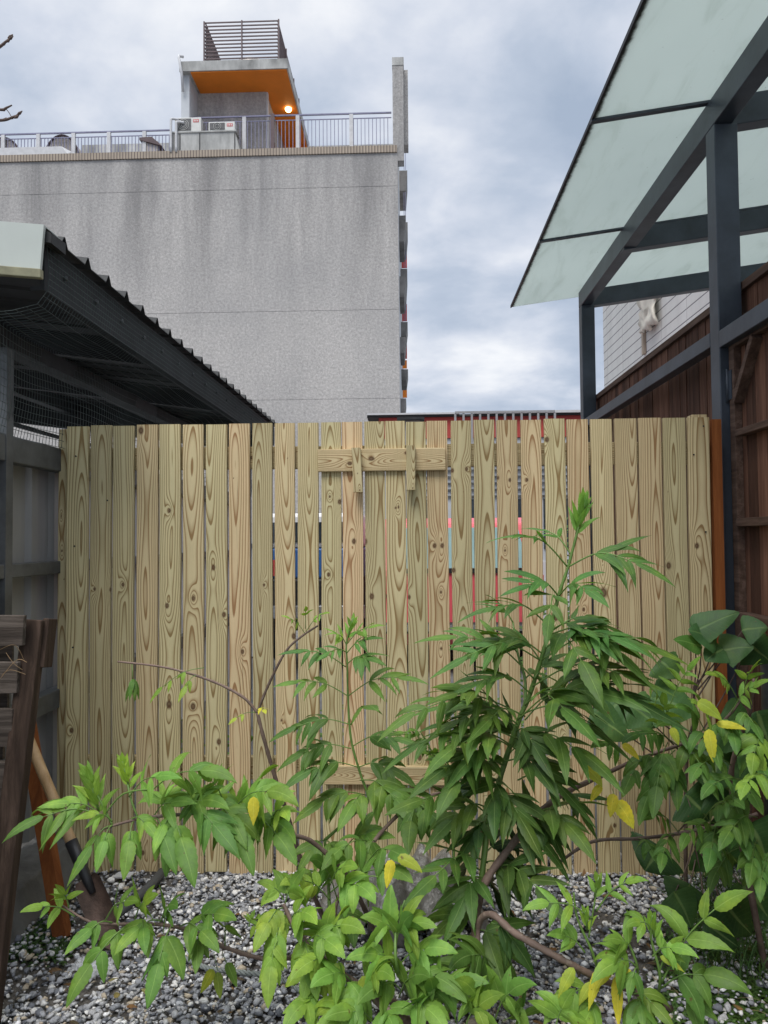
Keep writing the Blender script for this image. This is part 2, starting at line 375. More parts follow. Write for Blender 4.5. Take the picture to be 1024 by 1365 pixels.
def place_child(o, parent):
    o.parent = parent; o.matrix_parent_inverse = Matrix.Translation(parent.location).inverted() if parent.parent is None else Matrix.Identity(4)
def tag(o, label=None, cat=None, group=None, kind=None):
    if label: o['label'] = label
    if cat: o['category'] = cat
    if group: o['group'] = group
    if kind: o['kind'] = kind
    return o
def thing(name, loc, label, cat, group=None):
    o = bpy.data.objects.new(name, None); COL.objects.link(o); o.location = loc; o.empty_display_size = 0.2
    return tag(o, label, cat, group)
def smooth_path(pts, sub=5):
    P = [Vector(p) for p in pts]; out = []
    for i in range(len(P) - 1):
        a = P[max(i - 1, 0)]; b = P[i]; c = P[i + 1]; d = P[min(i + 2, len(P) - 1)]
        for k in range(sub):
            t = k / sub
            out.append(0.5 * ((2 * b) + (c - a) * t + (2 * a - 5 * b + 4 * c - d) * t * t + (3 * b - a - 3 * c + d) * t ** 3))
    out.append(P[-1]); return out
def radii(n, r0, r1): return [r0 + (r1 - r0) * i / (n - 1) for i in range(n)]

# ================================================================== GROUND
def sheet(name, x0, x1, y0, y1, z, mat, nx=2, ny=2, wav=0.0):
    b = MB(); V = []
    for j in range(ny + 1):
        for i in range(nx + 1):
            x = x0 + (x1 - x0) * i / nx; y = y0 + (y1 - y0) * j / ny
            V.append((x, y, z + (wav * mnoise.noise(Vector((x * 1.7, y * 1.7, 3))) if wav else 0)))
    Fc = [(j * (nx + 1) + i, j * (nx + 1) + i + 1, (j + 1) * (nx + 1) + i + 1, (j + 1) * (nx + 1) + i) for j in range(ny) for i in range(nx)]
    b.raw(V, Fc, True); return tag(b.build(name, mat), kind='structure')
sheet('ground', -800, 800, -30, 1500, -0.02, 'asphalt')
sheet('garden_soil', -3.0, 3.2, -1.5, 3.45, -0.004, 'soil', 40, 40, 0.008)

rng = np.random.default_rng(5)
def gravel():
    ph = (1 + 5 ** 0.5) / 2
    base = np.array([(-1,ph,0),(1,ph,0),(-1,-ph,0),(1,-ph,0),(0,-1,ph),(0,1,ph),(0,-1,-ph),(0,1,-ph),(ph,0,-1),(ph,0,1),(-ph,0,-1),(-ph,0,1)], float)
    base /= np.linalg.norm(base[0])
    fc = np.array([(0,11,5),(0,5,1),(0,1,7),(0,7,10),(0,10,11),(1,5,9),(5,11,4),(11,10,2),(10,7,6),(7,1,8),(3,9,4),(3,4,2),(3,2,6),(3,6,8),(3,8,9),(4,9,5),(2,4,11),(6,2,10),(8,6,7),(9,8,1)])
    n = 43000
    x = rng.uniform(-1.75, 1.75, n); y = rng.uniform(1.95, 3.42, n)
    keep = (x / np.maximum(y, .1) > -0.62) & (x / y < 0.56) & (x > -1.5)
    # the stones thin out into soil in the two dark corners
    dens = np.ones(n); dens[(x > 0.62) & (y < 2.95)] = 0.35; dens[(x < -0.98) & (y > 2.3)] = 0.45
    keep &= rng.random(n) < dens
    x = x[keep]; y = y[keep]; n = len(x)
    size = rng.gamma(5, 0.00142, n).clip(0.0035, 0.017)
    sc = np.stack([size * rng.uniform(.9, 1.5, n), size * rng.uniform(.7, 1.1, n), size * rng.uniform(.45, .8, n)], 1)
    V = base[None] * rng.uniform(0.55, 1.3, (n, 12, 1)) * sc[:, None, :]
    a = rng.uniform(0, 6.28, n); tx = rng.normal(0, .45, n); 
    ca, sa = np.cos(a), np.sin(a); ct, st = np.cos(tx), np.sin(tx)
    Y = V[..., 1] * ct[:, None] - V[..., 2] * st[:, None]; Z = V[..., 1] * st[:, None] + V[..., 2] * ct[:, None]; X = V[..., 0]
    X2 = X * ca[:, None] - Y * sa[:, None]; Y2 = X * sa[:, None] + Y * ca[:, None]
    z0 = rng.uniform(0.002, 0.022, n) + 0.010 * np.sin(x * 5) * np.sin(y * 7)
    P = np.stack([X2 + x[:, None], Y2 + y[:, None], Z + z0[:, None]], -1).reshape(-1, 3)
    Fa = (fc[None] + (np.arange(n) * 12)[:, None, None]).reshape(-1, 3)
    me = bpy.data.meshes.new('gravel'); me.vertices.add(len(P)); me.vertices.foreach_set('co', P.ravel())
    me.loops.add(Fa.size); me.loops.foreach_set('vertex_index', Fa.ravel())
    me.polygons.add(len(Fa)); me.polygons.foreach_set('loop_start', np.arange(len(Fa)) * 3); me.polygons.foreach_set('loop_total', np.full(len(Fa), 3))
    me.update(calc_edges=True); me.materials.append(MATS['gravel'])
    o = bpy.data.objects.new('gravel', me); COL.objects.link(o); tag(o, kind='stuff')
    o['label'] = 'grey crushed stone gravel covering the yard'
gravel()

# ================================================================== PINE FENCE
FY = 3.23            # front face of the boards
def grain_board(name, x0, x1, z0, z1, y, thick, seed, tone, knots, mat='pine', parent=None, horiz=False, bend=0.0015, ring=None, lean=0.0):
    """a board with a finely divided face carrying the growth-ring field; horiz lays its length along X"""
    r = np.random.default_rng(seed)
    W = (x1 - x0) if not horiz else (z1 - z0); H = (z1 - z0) if not horiz else (x1 - x0)
    nx = max(6, int(W / 0.0028)); nz = max(12, int(H / 0.0075))
    u = np.linspace(0, W, nx + 1); v = np.linspace(0, H, nz + 1); U, Vv = np.meshgrid(u, v)
    def n1(s, amp, off): # smooth 1-D noise along the board
        return amp * sum(a * np.sin(v / s * q + r.uniform(0, 6.28)) for a, q in ((1, 2.1), (.7, 3.7), (.45, 5.9)))
    xc = W * r.uniform(0.3, 0.7) + n1(0.9, 0.006, 0.0) + n1(0.25, 0.0005, 0.3)
    slope = r.choice([-1, 1]) * r.uniform(0.004, 0.016)
    d = r.uniform(0.016, 0.034) + slope * (v - H * .5) + n1(0.60, 0.0090, 0.1) + n1(0.22, 0.0006, 0.2)
    if ring is None: ring = r.uniform(0.0052, 0.0092)
    rr = np.sqrt((U - xc[:, None]) ** 2 + (d[:, None]) ** 2 + 1e-6)
    ph = rr / ring
    ph *= 1 + 0.05 * np.sin(ph * .8 + seed)
    kn = np.zeros_like(U)
    for (ku, kv, kr) in knots:     # ku 0..1 across, kv 0..1 up from the bottom, radius m
        du = (U - ku * W) / kr; dv = (Vv - kv * H) / kr
        rho = np.sqrt(du ** 2 + (dv * 0.72) ** 2 + 1e-9)
        ph += r.choice([-1, 1]) * 2.6 * np.exp(-(du / 1.9) ** 2 - (dv / 5.5) ** 2)
        ph += 1.1 * np.exp(-(rho / 1.3) ** 2)
        kn = np.maximum(kn, np.clip(1.35 - rho, 0, 1))
    # drying checks: fine dark lines along the grain
    for _ in range(3 if seed == 149 else int(r.random() < .3)):
        cu = (.42 + .1 * _) * W if seed == 149 else r.uniform(.2, .8) * W; v0 = r.uniform(.15, .6) * H; ln = (.5 if seed == 149 else .12) * H * r.uniform(.6, 1.1)
        cl = cu + .002 * np.sin(Vv * 9 + seed + _); kn = np.maximum(kn, np.clip(1.0 - np.abs(U - cl) / .0022, 0, 1) * np.clip(1 - np.abs((Vv - v0 - ln / 2) / (ln / 2)) ** 3, 0, 1) * .8)
    # resin/insect specks
    for _ in range(r.integers(0, 3)):
        a, b = r.uniform(0.1, 0.9) * W, r.uniform(0.05, 0.95) * H
        kn = np.maximum(kn, np.clip(1.4 - np.hypot(U - a, Vv - b) / 0.0026, 0, 1))
    ed = np.minimum(U, W - U); dy = np.where(ed < 0.0015, 0.0014, 0.0)
    cup = bend * ((U / W - 0.5) ** 2 * 4) * (1 if seed % 2 else -1)
    bow = 0.003 * np.sin(Vv / H * 3.1 + seed)
    YY = dy + cup + bow
    side = 0.0012 * np.sin(Vv * 4 + seed) + lean * Vv / max(H, .01)
    rows = nz + 1; cols = nx + 3
    P = np.zeros((rows, cols, 3)); 
    A, B = U + side, Vv
    if horiz: P[:, :nx + 1, 0] = B + x0; P[:, :nx + 1, 2] = z0 + A
    else: P[:, :nx + 1, 0] = x0 + A; P[:, :nx + 1, 2] = z0 + B
    P[:, :nx + 1, 1] = y + YY
    for c, src in ((nx + 1, nx), (nx + 2, 0)):
        P[:, c] = P[:, src]; P[:, c, 1] = y + thick + bow[:, src] if bow.ndim == 2 else y + thick
    col = np.zeros((rows, cols, 4)); col[:, :nx + 1, 0] = ph + 40; col[:, :nx + 1, 1] = kn
    for c, src in ((nx + 1, nx), (nx + 2, 0)): col[:, c, 0] = ph[:, src] + 41.3
    col[..., 2] = tone + 0.12 * r.normal(); col[..., 3] = r.uniform(0.86, 1.08)
    i = np.arange(rows - 1)[:, None]; j = np.arange(cols)[None]; j2 = (j + 1) % cols
    q = np.stack([i * cols + j, i * cols + j2, (i + 1) * cols + j2, (i + 1) * cols + j], -1).reshape(-1, 4)
    if horiz: q = q[:, ::-1]
    faces = q.tolist(); b0 = list(range(cols)); t0 = [(rows - 1) * cols + k for k in range(cols)]
    faces += [b0[::-1] if not horiz else b0, t0 if not horiz else t0[::-1]]
    me = bpy.data.meshes.new(name); me.from_pydata(P.reshape(-1, 3).tolist(), [], faces)
    at = me.attributes.new('grain', 'FLOAT_COLOR', 'POINT'); at.data.foreach_set('color', col.reshape(-1).astype(np.float32))
    me.update(); me.materials.append(MATS[mat]); o = bpy.data.objects.new(name, me); COL.objects.link(o)
    if parent is not None: place_child(o, parent)
    return o

EDGES = [(89,117.5),(120,148),(150.5,178.5),(182,210.5),(212.8,241),(244,271.7),(274,302),(305,333),(336,362.7),(366,393),(396,424),
 (427,454),(456,483.5),(485,512.3),(512.9,540),(541,568),(569,597),(600.5,628),(631,658.7),(662,690),(693.7,721.3),(725.3,753.3),(756.5,785),
 (788.3,817.5),(820,849.5),(852,882.5),(884.3,914.3),(917,946.5)]
TONES = [0.12,0.05,0.0,0.65,0.1,0.2,0.25,0.85,0.15,0.3,0.35,0.0,0.75,0.1,0.05,0.1,0.8,0.2,0.25,0.6,0.6,0.1,0.85,0.4,0.45,0.5,0.05,0.35]
# knots measured on the photo as pixels (x, y, radius cm)
KN = [(232,573+108,.0),(226,681,.8),(223,808,1.0),(258,797,.9),(164,780,.8),(148,786,.9),(284,757,1.0),(298,820,1.0),(352,780,.6),(323,868,.9),
 (226,940,1.4),(258,941,1.3),(292,990,1.1),(188,574,1.3),(392,848,1.1),(472,722,1.0),(486,722,1.1),(580,727,.9),(590,727,.9),(588,789,.6),
 (495,795,1.1),(545,796,.8),(527,677,.5),(531,676,.5),(438,766,.8),(439,662,.5),(452,669,.9),(605,760,.9),(622,625,.8),(603,627,.8),(729,586,1.0),
 (804,790,1.8),(892,754,1.2),(680,640,.7),(664,637,.7),(778,812,.7),(768,813,.5),(674,734,.5),(741,824,1.0),(588,864,.6),(95,974,1.0),(126,785,.7),
 (754,996,1.1),(190,1138,.9),(208,1141,.8),(335,960,.6),(755,985,.5),(773,700,.6),(930,728,1.0),(702,640,.7),(660,1020,.9),(560,1010,.9),(375,960,.5),(820,1100,.8),(505,905,.5)]
fence = thing('wooden_fence', (0, FY, 0), 'new pale pine fence of upright boards with a small latch bar', 'fence')
ZB0 = 0.012
for i, (a, b) in enumerate(EDGES):
    top = PY((a + b) / 2, 568.0 - (a - 77) / 870 * 12.5 + random.Random(i).uniform(-.8, .8), FY).z
    xa = PY(a, 575, FY).x; xb = PY(b, 575, FY).x
    xa += .0009; xb -= .0009
    ks = []
    for kx, ky, kr in KN:
        if kr <= 0: continue
        p = PY(kx, ky, FY)
        if xa - .004 < p.x < xb + .004: ks.append(((p.x - xa) / (xb - xa), (p.z - ZB0) / (top - ZB0), kr * 0.011))
    grain_board('board', xa, xb, ZB0 + random.Random(i + 50).uniform(-.004, .006), top, FY, 0.019, 100 + i * 7, TONES[i], ks, parent=fence,
                lean=random.Random(i + 9).uniform(-.0022, .0022))
# narrow return board on the far left, set back a little
p = PY(77.5, 572, FY + .02); p2 = PY(88, 572, FY + .02)
grain_board('board', p.x, PY(92, 572, FY + .02).x, ZB0, p.z, FY + 0.022, 0.03, 911, 0.15, [(0.4, 0.72, .005), (.3, .8, .004)], parent=fence)
xl, xr = PY(80, 600, FY).x, PY(946, 600, FY).x
zt = PY(512, 592, FY).z; zb_ = PY(512, 622, FY).z
grain_board('rail', xl, xr, zb_, zt, FY + 0.024, 0.038, 333, 0.35, [(0.5, .3, .01), (.4, .7, .01)], parent=fence, horiz=True, ring=.004)
zt = PY(512, 1012, FY).z; zb_ = PY(512, 1042, FY).z
grain_board('rail', xl, xr, zb_, zt, FY + 0.024, 0.038, 334, 0.35, [], parent=fence, horiz=True, ring=.004)
grain_board('post', PY(926, 555, FY+.03).x, PY(947, 555, FY+.03).x, ZB0, PY(935, 551, FY+.03).z, FY + 0.063, 0.06, 77, 0.6, [], parent=fence)
# latch bar and its two blocks, lower cross bar
A, B = PY(424, 599, FY - .02), PY(594, 627, FY - .02)
grain_board('cross_bar', A.x, B.x, B.z, A.z, FY - 0.022, 0.0205, 421, 0.45, [(0.78, .70, .010), (.35, .25, .010), (.55, .42, .012)], parent=fence, horiz=True, ring=.0032)
A, B = PY(433, 1022, FY - .02), PY(604, 1047, FY - .02)
grain_board('cross_bar', A.x, B.x, B.z, A.z, FY - 0.022, 0.0205, 422, 0.5, [], parent=fence, horiz=True, ring=.0032)
for k, (x0, y0, x1, y1) in enumerate([(469, 597, 481, 656), (541.5, 594, 554, 653)]):
    A, B = PY(x0, y0, FY - .045), PY(x1, y1, FY - .045)
    o = grain_board('latch_block', A.x, B.x, B.z, A.z, FY - 0.055, 0.0325, 520 + k, 0.1, [(0.7, .04, .003)], parent=fence, ring=.003, lean=0.0)
    if k == 0:
        me = o.data
        for vv in me.vertices: vv.co.x += (A.z - vv.co.z) * 0.05

# screw heads on the fence
for (px, py) in [(101,608),(99,728),(97,863),(938,568),(941,709),(143,667),(925,606)]:
    c = PY(px, py, FY); V = [(c.x + .0035 * math.cos(t), FY - .0016, c.z + .0035 * math.sin(t)) for t in [k * math.pi / 4 for k in range(8)]]
    sb = MB(); sb.raw(V, [tuple(range(8))])
    V2 = [(x, FY + .004, z) for x, _, z in V]; sb.raw(V + V2, [(k, (k + 1) % 8, 8 + (k + 1) % 8, 8 + k) for k in range(8)])
    sb.build('screw_head', 'black_plastic', fence)

# stained board leaning on the steel post at the right end
A = PY(947.5, 559, FY + .01)
op = MB().box((A.x + .003, FY + .006, 0), (A.x + .042, FY + .045, A.z)).build('stained_board', 'orange_wood')
tag(op, 'dark orange stained upright board between the pale fence and the blue grey steel post', 'board')

# ================================================================== LEFT SHED
XE = -1.25; ZE = CAMH + XE * -1 * (718 - 300) / 488.0      # eave line
SL = 0.13
shed = thing('shed', (-1.5, 4.5, 0), 'dark open shed with corrugated roof and grey sheet wall at left', 'shed')
b = MB(); prof = []
y = 2.62
while y < 7.3:
    prof += [(y, 0), (y + .07, 0), (y + .094, .034), (y + .104, .036), (y + .128, 0)]; y += 0.205
V = []; X0, X1 = XE, -6.5
for x in (X0, X1):
    for (yy, h) in prof: V.append((x, yy, ZE + (X0 - x) * SL + h))
n = len(prof)
for x in (X0, X1):
    for (yy, h) in prof: V.append((x, yy, ZE + (X0 - x) * SL + h - 0.004))
Fc = []
for i in range(n - 1):
    Fc += [(i, i + 1, n + i + 1, n + i), (2*n + i + 1, 2*n + i, 3*n + i, 3*n + i + 1), (i + 1, i, 2*n + i, 2*n + i + 1)]
b.raw(V, Fc); b.build('roof', 'roof_sheet', shed)
# under-eave channel, plate beam, inner purlins, rafters, posts
b = MB(); b.box((XE - .05, 2.64, ZE - .185), (XE - .035, 7.2, ZE - .012)).box((XE - .085, 2.64, ZE - .185), (XE - .05, 7.2, ZE - .170)); b.build('eave_channel', 'dark_galv', shed)
for yy in np.arange(2.8, 7.2, .28): MB().tube([(XE - .036, yy, ZE - .09), (XE - .026, yy, ZE - .09)], .009, 6).build('bolt', 'galv', shed)
b = MB(); b.box((-1.56, 1.4, 2.13), (-1.50, 7.2, 2.19)); b.build('plate_beam', 'dark_galv', shed)
for (x, dz) in ((-2.3, .02), (-3.2, .02), (-4.4, .02)):
    MB().box((x - .04, 2.65, ZE + (XE - x) * SL - .13), (x + .04, 7.2, ZE + (XE - x) * SL - .012)).build('purlin', 'dark_galv', shed)
b = MB(); b.raw([(XE-.09,7.16,ZE-.26),(-6.4,7.16,ZE-.24+5.1*SL),(-6.4,7.24,ZE-.24+5.1*SL),(XE-.09,7.24,ZE-.26),(XE-.09,7.16,ZE+.005),(-6.4,7.16,ZE+.005+5.15*SL),(-6.4,7.24,ZE+.005+5.15*SL),(XE-.09,7.24,ZE+.005)],
    [(0,1,2,3),(7,6,5,4),(0,4,5,1),(1,5,6,2),(2,6,7,3),(3,7,4,0)]); b.build('end_beam', 'dark_galv', shed)
for yy in (3.95, 5.4): MB().beam((XE - .09, yy, ZE - .10), (-6.3, yy, ZE - .10 + 5.1 * SL), .06, .12).build('rafter', 'dark_galv', shed)
MB().tube([(-2.2, 2.7, 2.05), (-2.1, 4.5, 2.02), (-2.0, 7.1, 2.05)], .012, 6).build('conduit', 'galv', shed)
for yy in (2.80, 5.4, 7.15):
    MB().box((-1.558, yy, 0), (-1.502, yy + .05, 2.128)).build('post', 'galv', shed)
MB().box((-6.45, 2.7, 0), (-6.4, 7.2, 3.1)).build('back_wall', 'dark_galv', shed)
# white flashing at the near gable
MA = PY(62, 300, 2.60); 
b = MB()
xa, xb = -2.6, PY(61, 300, 2.6).x
za = PY(61, 303, 2.6).z; zl = za + (xb - xa) * .10; zb2 = PY(56, 361, 2.6).z
b.hexa([(xa, 2.585, zb2 + (xb - xa) * .10), (xb - .012, 2.585, zb2), (xb - .012, 2.60, zb2), (xa, 2.60, zb2 + (xb - xa) * .10), (xa, 2.585, zl), (xb, 2.585, za), (xb, 2.60, za), (xa, 2.60, zl)])
b.hexa([(xa, 2.585, zl + .0), (xb, 2.585, za + .0), (xb, 2.72, za + .0), (xa, 2.72, zl + .0), (xa, 2.585, zl + .004), (xb, 2.585, za + .004), (xb, 2.72, za + .004), (xa, 2.72, zl + .004)])
b.build('white_flashing', 'white_metal', shed)
b = MB(); zq = zb2 - .006
b.hexa([(xa, 2.56, zq - .032 + (xb-xa)*.10), (xb + .002, 2.56, zq - .032), (xb + .002, 2.584, zq - .032), (xa, 2.584, zq - .032 + (xb-xa)*.10), (xa, 2.56, zq + (xb-xa)*.10), (xb + .002, 2.56, zq), (xb + .002, 2.584, zq), (xa, 2.584, zq + (xb-xa)*.10)])
b.build('flashing_strip', 'strip_wood', shed, .003)
MB().hexa([(XE-.06,2.605,ZE-.02),(XE+.004,2.605,ZE-.03),(XE+.004,2.72,ZE-.03),(XE-.06,2.72,ZE-.02),(XE-.06,2.605,ZE+.04),(XE+.004,2.605,ZE+.004),(XE+.004,2.72,ZE+.012),(XE-.06,2.72,ZE+.04)]).build('roof_cap', 'roof_sheet', shed)
# side wall of ribbed sheet with three rails
b = MB(); V = []; yy = 1.2; prof = []
while yy < 7.1:
    prof += [(yy, 0), (yy + .10, 0), (yy + .115, .022), (yy + .165, .022), (yy + .18, 0)]; yy += 0.20
for z in (0.18, 1.72):
    for (q, h) in prof: V.append((-1.585 + h, q, z))
n = len(prof); b.raw(V, [(i, n + i, n + i + 1, i + 1) for i in range(n - 1)]); wl = b.build('wall_sheet', 'wall_sheet', shed)
MB().box((-1.562, 3.42, .19), (-1.5605, 7.0, 1.69)).build('lit_wall_panel', 'lit_wall_sheet', shed)  # added paler copy of the wall sheet, its brighter lighting put into the colour
sm = wl.modifiers.new('solid', 'SOLIDIFY'); sm.thickness = .002
for (z0, z1) in ((1.70, 1.80), (1.262, 1.315), (.69, .77)):
    MB().box((-1.56, 1.2, z0), (-1.505, 7.1, z1)).build('wall_rail', 'galv', shed, .004)
MB().hexa([(-1.62, 1.2, 0), (-1.38, 1.2, 0), (-1.38, 3.4, 0), (-1.62, 3.4, 0), (-1.62, 1.2, .17), (-1.43, 1.2, .14), (-1.43, 3.4, .14), (-1.62, 3.4, .17)]).build('kerb', 'kerb_concrete', shed, .008)
# bird netting hung from the eave to the wall rail
b = MB(); rr = random.Random(3)
def netp(s, t):   # s along Y, t 0 at the eave .. 1 at the wall rail
    Y = 2.63 + s * 4.52
    if t < .28: q = t / .28; x = XE - .022 - .003 * q; z = ZE - .03 - q * .17
    elif t < .5: q = (t - .28) / .22; x = XE - .025 - q * .22; z = ZE - .20 - .05 * math.sin(q * 1.57)
    else: q = (t - .5) / .5; x = XE - .245; z = ZE - .25 - q * (ZE - .25 - 1.80)
    sag = (.035 if t > .3 else 0) * math.sin(t * math.pi) * (0.6 + .4 * math.sin(s * 31)); x += (.018 if t > .3 else .002) * math.sin(s * 25 + t * 3)
    return Vector((x + sag * .4, Y + .02 * math.sin(t * 9 + s * 8), z - sag))
def strand(pts, r=.0013): b.tube(pts, r, 3, False)
for i in range(185): strand([netp(i / 184, t / 12) for t in range(13)])
for j in range(28): strand([netp(s / 60, j / 27) for s in range(61)])
b.build('netting', 'net_wire', shed)

# ================================================================== RIGHT CANOPY (steel frame with glass)
XW = 1.33
def onX(px, py): return PX(px, py, XW)
can = thing('glass_canopy', (XW + .05, 4.7, 0), 'dark blue grey steel canopy with frosted green glass panes at the right', 'canopy')
yn = PX(960, 500, XW).y; zr0 = 3.19 - .0; zr1 = 3.33
def rz(Y): return 0.0
GL0, GS = CAMH + 1.86, 0.135       # glass height at X=.83, slope to the right
YF = 6.19
MB().box((XW, yn, 0), (XW + .10, yn + .10, zr0 - .002)).build('post', 'steel_paint', can, .004)
MB().box((XW, 5.92, 0), (XW + .10, 6.02, zr0 - .002)).build('post', 'steel_paint', can, .004)
MB().box((XW, 0.3, zr0), (XW + .08, 6.02, zr0 + .125)).build('rafter_beam', 'steel_paint', can, .003)
for Yc in (1.95, yn + .05, 4.79, 5.97):
    x0, x1 = XW + .004, 4.6
    z0 = zr0 + .115; dz = (x1 - x0) * GS
    MB().hexa([(x0, Yc - .04, z0 - .13), (x1, Yc - .04, z0 - .13 + dz), (x1, Yc + .04, z0 - .13 + dz), (x0, Yc + .04, z0 - .13),
               (x0, Yc - .04, z0), (x1, Yc - .04, z0 + dz), (x1, Yc + .04, z0 + dz), (x0, Yc + .04, z0)]).build('cross_beam', 'steel_paint', can, .003)
gx0, gx1 = 0.83, 4.6
seams = [0.6, 2.02, 3.40, 4.79, YF]
for a, c in zip(seams[:-1], seams[1:]):
    b = MB(); xs = np.concatenate([np.linspace(gx0, gx0 + .06, 4), np.linspace(gx0 + .2, gx1, 8)]); V = []
    for zz in (0.0, .010):
        for x in xs:
            for yy in (a + .008, c - .008): V.append((x, yy, GL0 + (x - gx0) * GS + zz))
    m = len(xs); Fc = []
    for i in range(m - 1):
        Fc += [(2*i, 2*i+1, 2*i+3, 2*i+2), (2*m+2*i, 2*m+2*i+2, 2*m+2*i+3, 2*m+2*i+1)]
        Fc += [(2*i, 2*i+2, 2*m+2*i+2, 2*m+2*i), (2*i+1, 2*m+2*i+1, 2*m+2*i+3, 2*i+3)]
    Fc += [(0, 2*m, 2*m+1, 1)]
    b.raw(V, Fc); o = b.build('glass_pane', 'glass', can)
    at = o.data.attributes.new('edge', 'FLOAT', 'POINT')
    at.data.foreach_set('value', [max(0.0, 1 - (v[0] - gx0) / .06) for v in V])
for yy in seams[1:-1]:
    MB().beam((gx0 - .012, yy, GL0 - .006 - .012 * GS), (XW + 3, yy, GL0 - .006 + (XW + 3 - gx0) * GS), .030, .012).build('glazing_bar', 'steel_paint', can)
MB().beam((gx0 - .006, seams[0], GL0 + .005), (gx0 - .006, YF, GL0 + .005), .008, .02).build('edge_trim', 'dark_galv', can)
# side rails
MB().box((XW, yn + .102, 2.235), (XW + .06, 5.918, 2.300)).build('side_rail', 'steel_paint', can, .003)
q0 = onX(962, 462); q1 = onX(962, 439)
MB().box((XW - .002, 0.6, q0.z), (XW + .05, yn - .002, q1.z)).build('side_rail', 'steel_paint', can, .003)

# brown plank wall behind the steel frame
bw = thing('plank_wall', (1.45, 5, 0), 'dark brown upright plank wall with a sloping look, behind the steel frame at right', 'wall')
b = MB(); yy = 0.6; r3 = random.Random(8)
zt = CAMH + 1.06
while yy < 6.15:
    b.box((1.452 + r3.uniform(0, .006), yy, 0), (1.472, yy + .088, zt)); yy += .094
b.build('planks', 'brown_boards', bw)
MB().box((1.435, 0.6, zt + .001), (1.49, 6.15, zt + .035)).build('cap_rail', 'brown_trim', bw)
MB().box((1.475, 0.6, 0), (1.49, 6.15, zt - .02)).build('backing', 'brown_boards', bw)
bw['label'] = 'dark brown plank wall with a cap rail, running away behind the steel posts at right'

# brown gate standing against the steel post, seen from behind
gt = thing('wooden_gate', (1.375, 3.0, 0), 'weathered brown plank gate with cross rails and a diagonal brace, hinged on the steel post', 'gate')
GX = 1.375; g1 = yn - .012
gtop = PX(975, 452, GX).z
b = MB(); yy = 1.0
while yy < g1 - .02:
    b.box((GX + .02, yy, .05), (GX + .038, min(yy + .086, g1), gtop)); yy += .089
b.build('planks', 'brown_boards', gt)
for (z0, z1) in ((0, 0),):
    MB().box((GX - .012, g1 - .05, .05), (GX + .019, g1, gtop - .0)).build('stile', 'brown_trim', gt, .002)
    MB().box((GX - .012, 1.0, gtop - .045), (GX + .019, g1 - .052, gtop)).build('top_rail', 'brown_trim', gt, .002)
for (px, py0, py1) in ((984, 573, 582), (982, 691, 702), (990, 816, 828)):
    A, B = PX(px, py0, GX - .01), PX(px, py1, GX - .01)
    MB().box((GX - .024, 1.0, B.z), (GX + .019, min(A.y, g1 - .06), A.z)).build('ledge', 'brown_trim', gt, .003)
A = PX(984, 535, GX); B = PX(1006, 452, GX)
MB().beam((GX + .003, A.y, A.z), (GX + .003, B.y - .02, gtop - .05), .03, .05, (1, 0, 0)).build('brace', 'brown_trim', gt, .002)
A = PX(970, 492, XW + .03); B = PX(970, 537, XW + .03)
b = MB().tube([(GX - .018, g1 + .004, A.z), (GX - .018, g1 + .004, B.z)], .006, 8); b.box((GX - .016, g1 - .03, A.z - .01), (GX - .0125, g1 + .006, B.z + .01)); b.build('hinge', 'steel_paint', gt)
A = PX(1000, 856, 1.33); b = MB().tube([(1.33, 3.0, A.z), (1.36, 3.02, A.z - .07), (1.365, 3.03, 0)], .022, 12)
tag(b.build('drain_pipe', 'galv'), 'short grey downpipe at the foot of the brown gate behind the leaves', 'pipe')

# ================================================================== LEFT FOREGROUND BITS
pn = thing('old_pallet', (-1.2, 2.2, 0), 'old weathered dark wooden slatted panel leaning at the left edge', 'pallet')
T = PY(47, 826, 2.35); Bt = PY(-18, 1290, 2.2); Bt = Vector((Bt.x, Bt.y, 0.0))
d = (Bt - T).normalized()
MB().beam(T, Bt, .062, .045, (0, 1, 0)).build('side_rail', 'rail_weathered', pn, .004)
MB().beam(T + Vector((.034, .03, .0)), T + d * .15 + Vector((.034, .03, 0)), .02, .06, (0, 1, 0)).build('nailed_offcut', 'rail_weathered', pn, .003)
for k, (y0, y1, xe) in enumerate([(820, 860, 35), (882, 923, 27), (944, 994, 20), (1014, 1060, 12), (1080, 1125, 6), (1148, 1190, 2)]):
    A = PY(xe, y0, 2.30); B = PY(xe - 2, y1, 2.30); h = A.z - B.z
    c = MB(); c.hexa([(A.x - .6, 2.285, B.z - .01), (B.x, 2.285, B.z), (B.x, 2.305, B.z), (A.x - .6, 2.305, B.z - .01), (A.x - .6, 2.285, A.z + .006), (A.x, 2.285, A.z), (A.x, 2.305, A.z), (A.x - .6, 2.305, A.z + .006)])
    c.build('slat', 'grey_weathered', pn, .002)
for k in range(5):
    A = PY(18 - k * 6, 862 + k * 64, 2.37); MB().box((A.x - .5, 2.36, A.z - .05), (A.x, 2.375, A.z + .01)).build('back_slat', 'grey_weathered', pn, .002)
# straw caught on the panel
b = MB()
for (p, q, r_) in [((0, 905), (22, 880), (36, 883)), ((0, 866), (20, 860), (33, 882)), ((8, 870), (18, 884), (30, 893)), ((2, 900), (14, 893), (34, 899))]:
    b.tube(smooth_path([PY(p[0], p[1], 2.275), PY(q[0], q[1], 2.27), PY(r_[0], r_[1], 2.275)], 5), .0008, 4)
tag(b.build('dry_straw', 'handle_wood'), 'thin dry straws caught on the old slatted panel', 'straw')

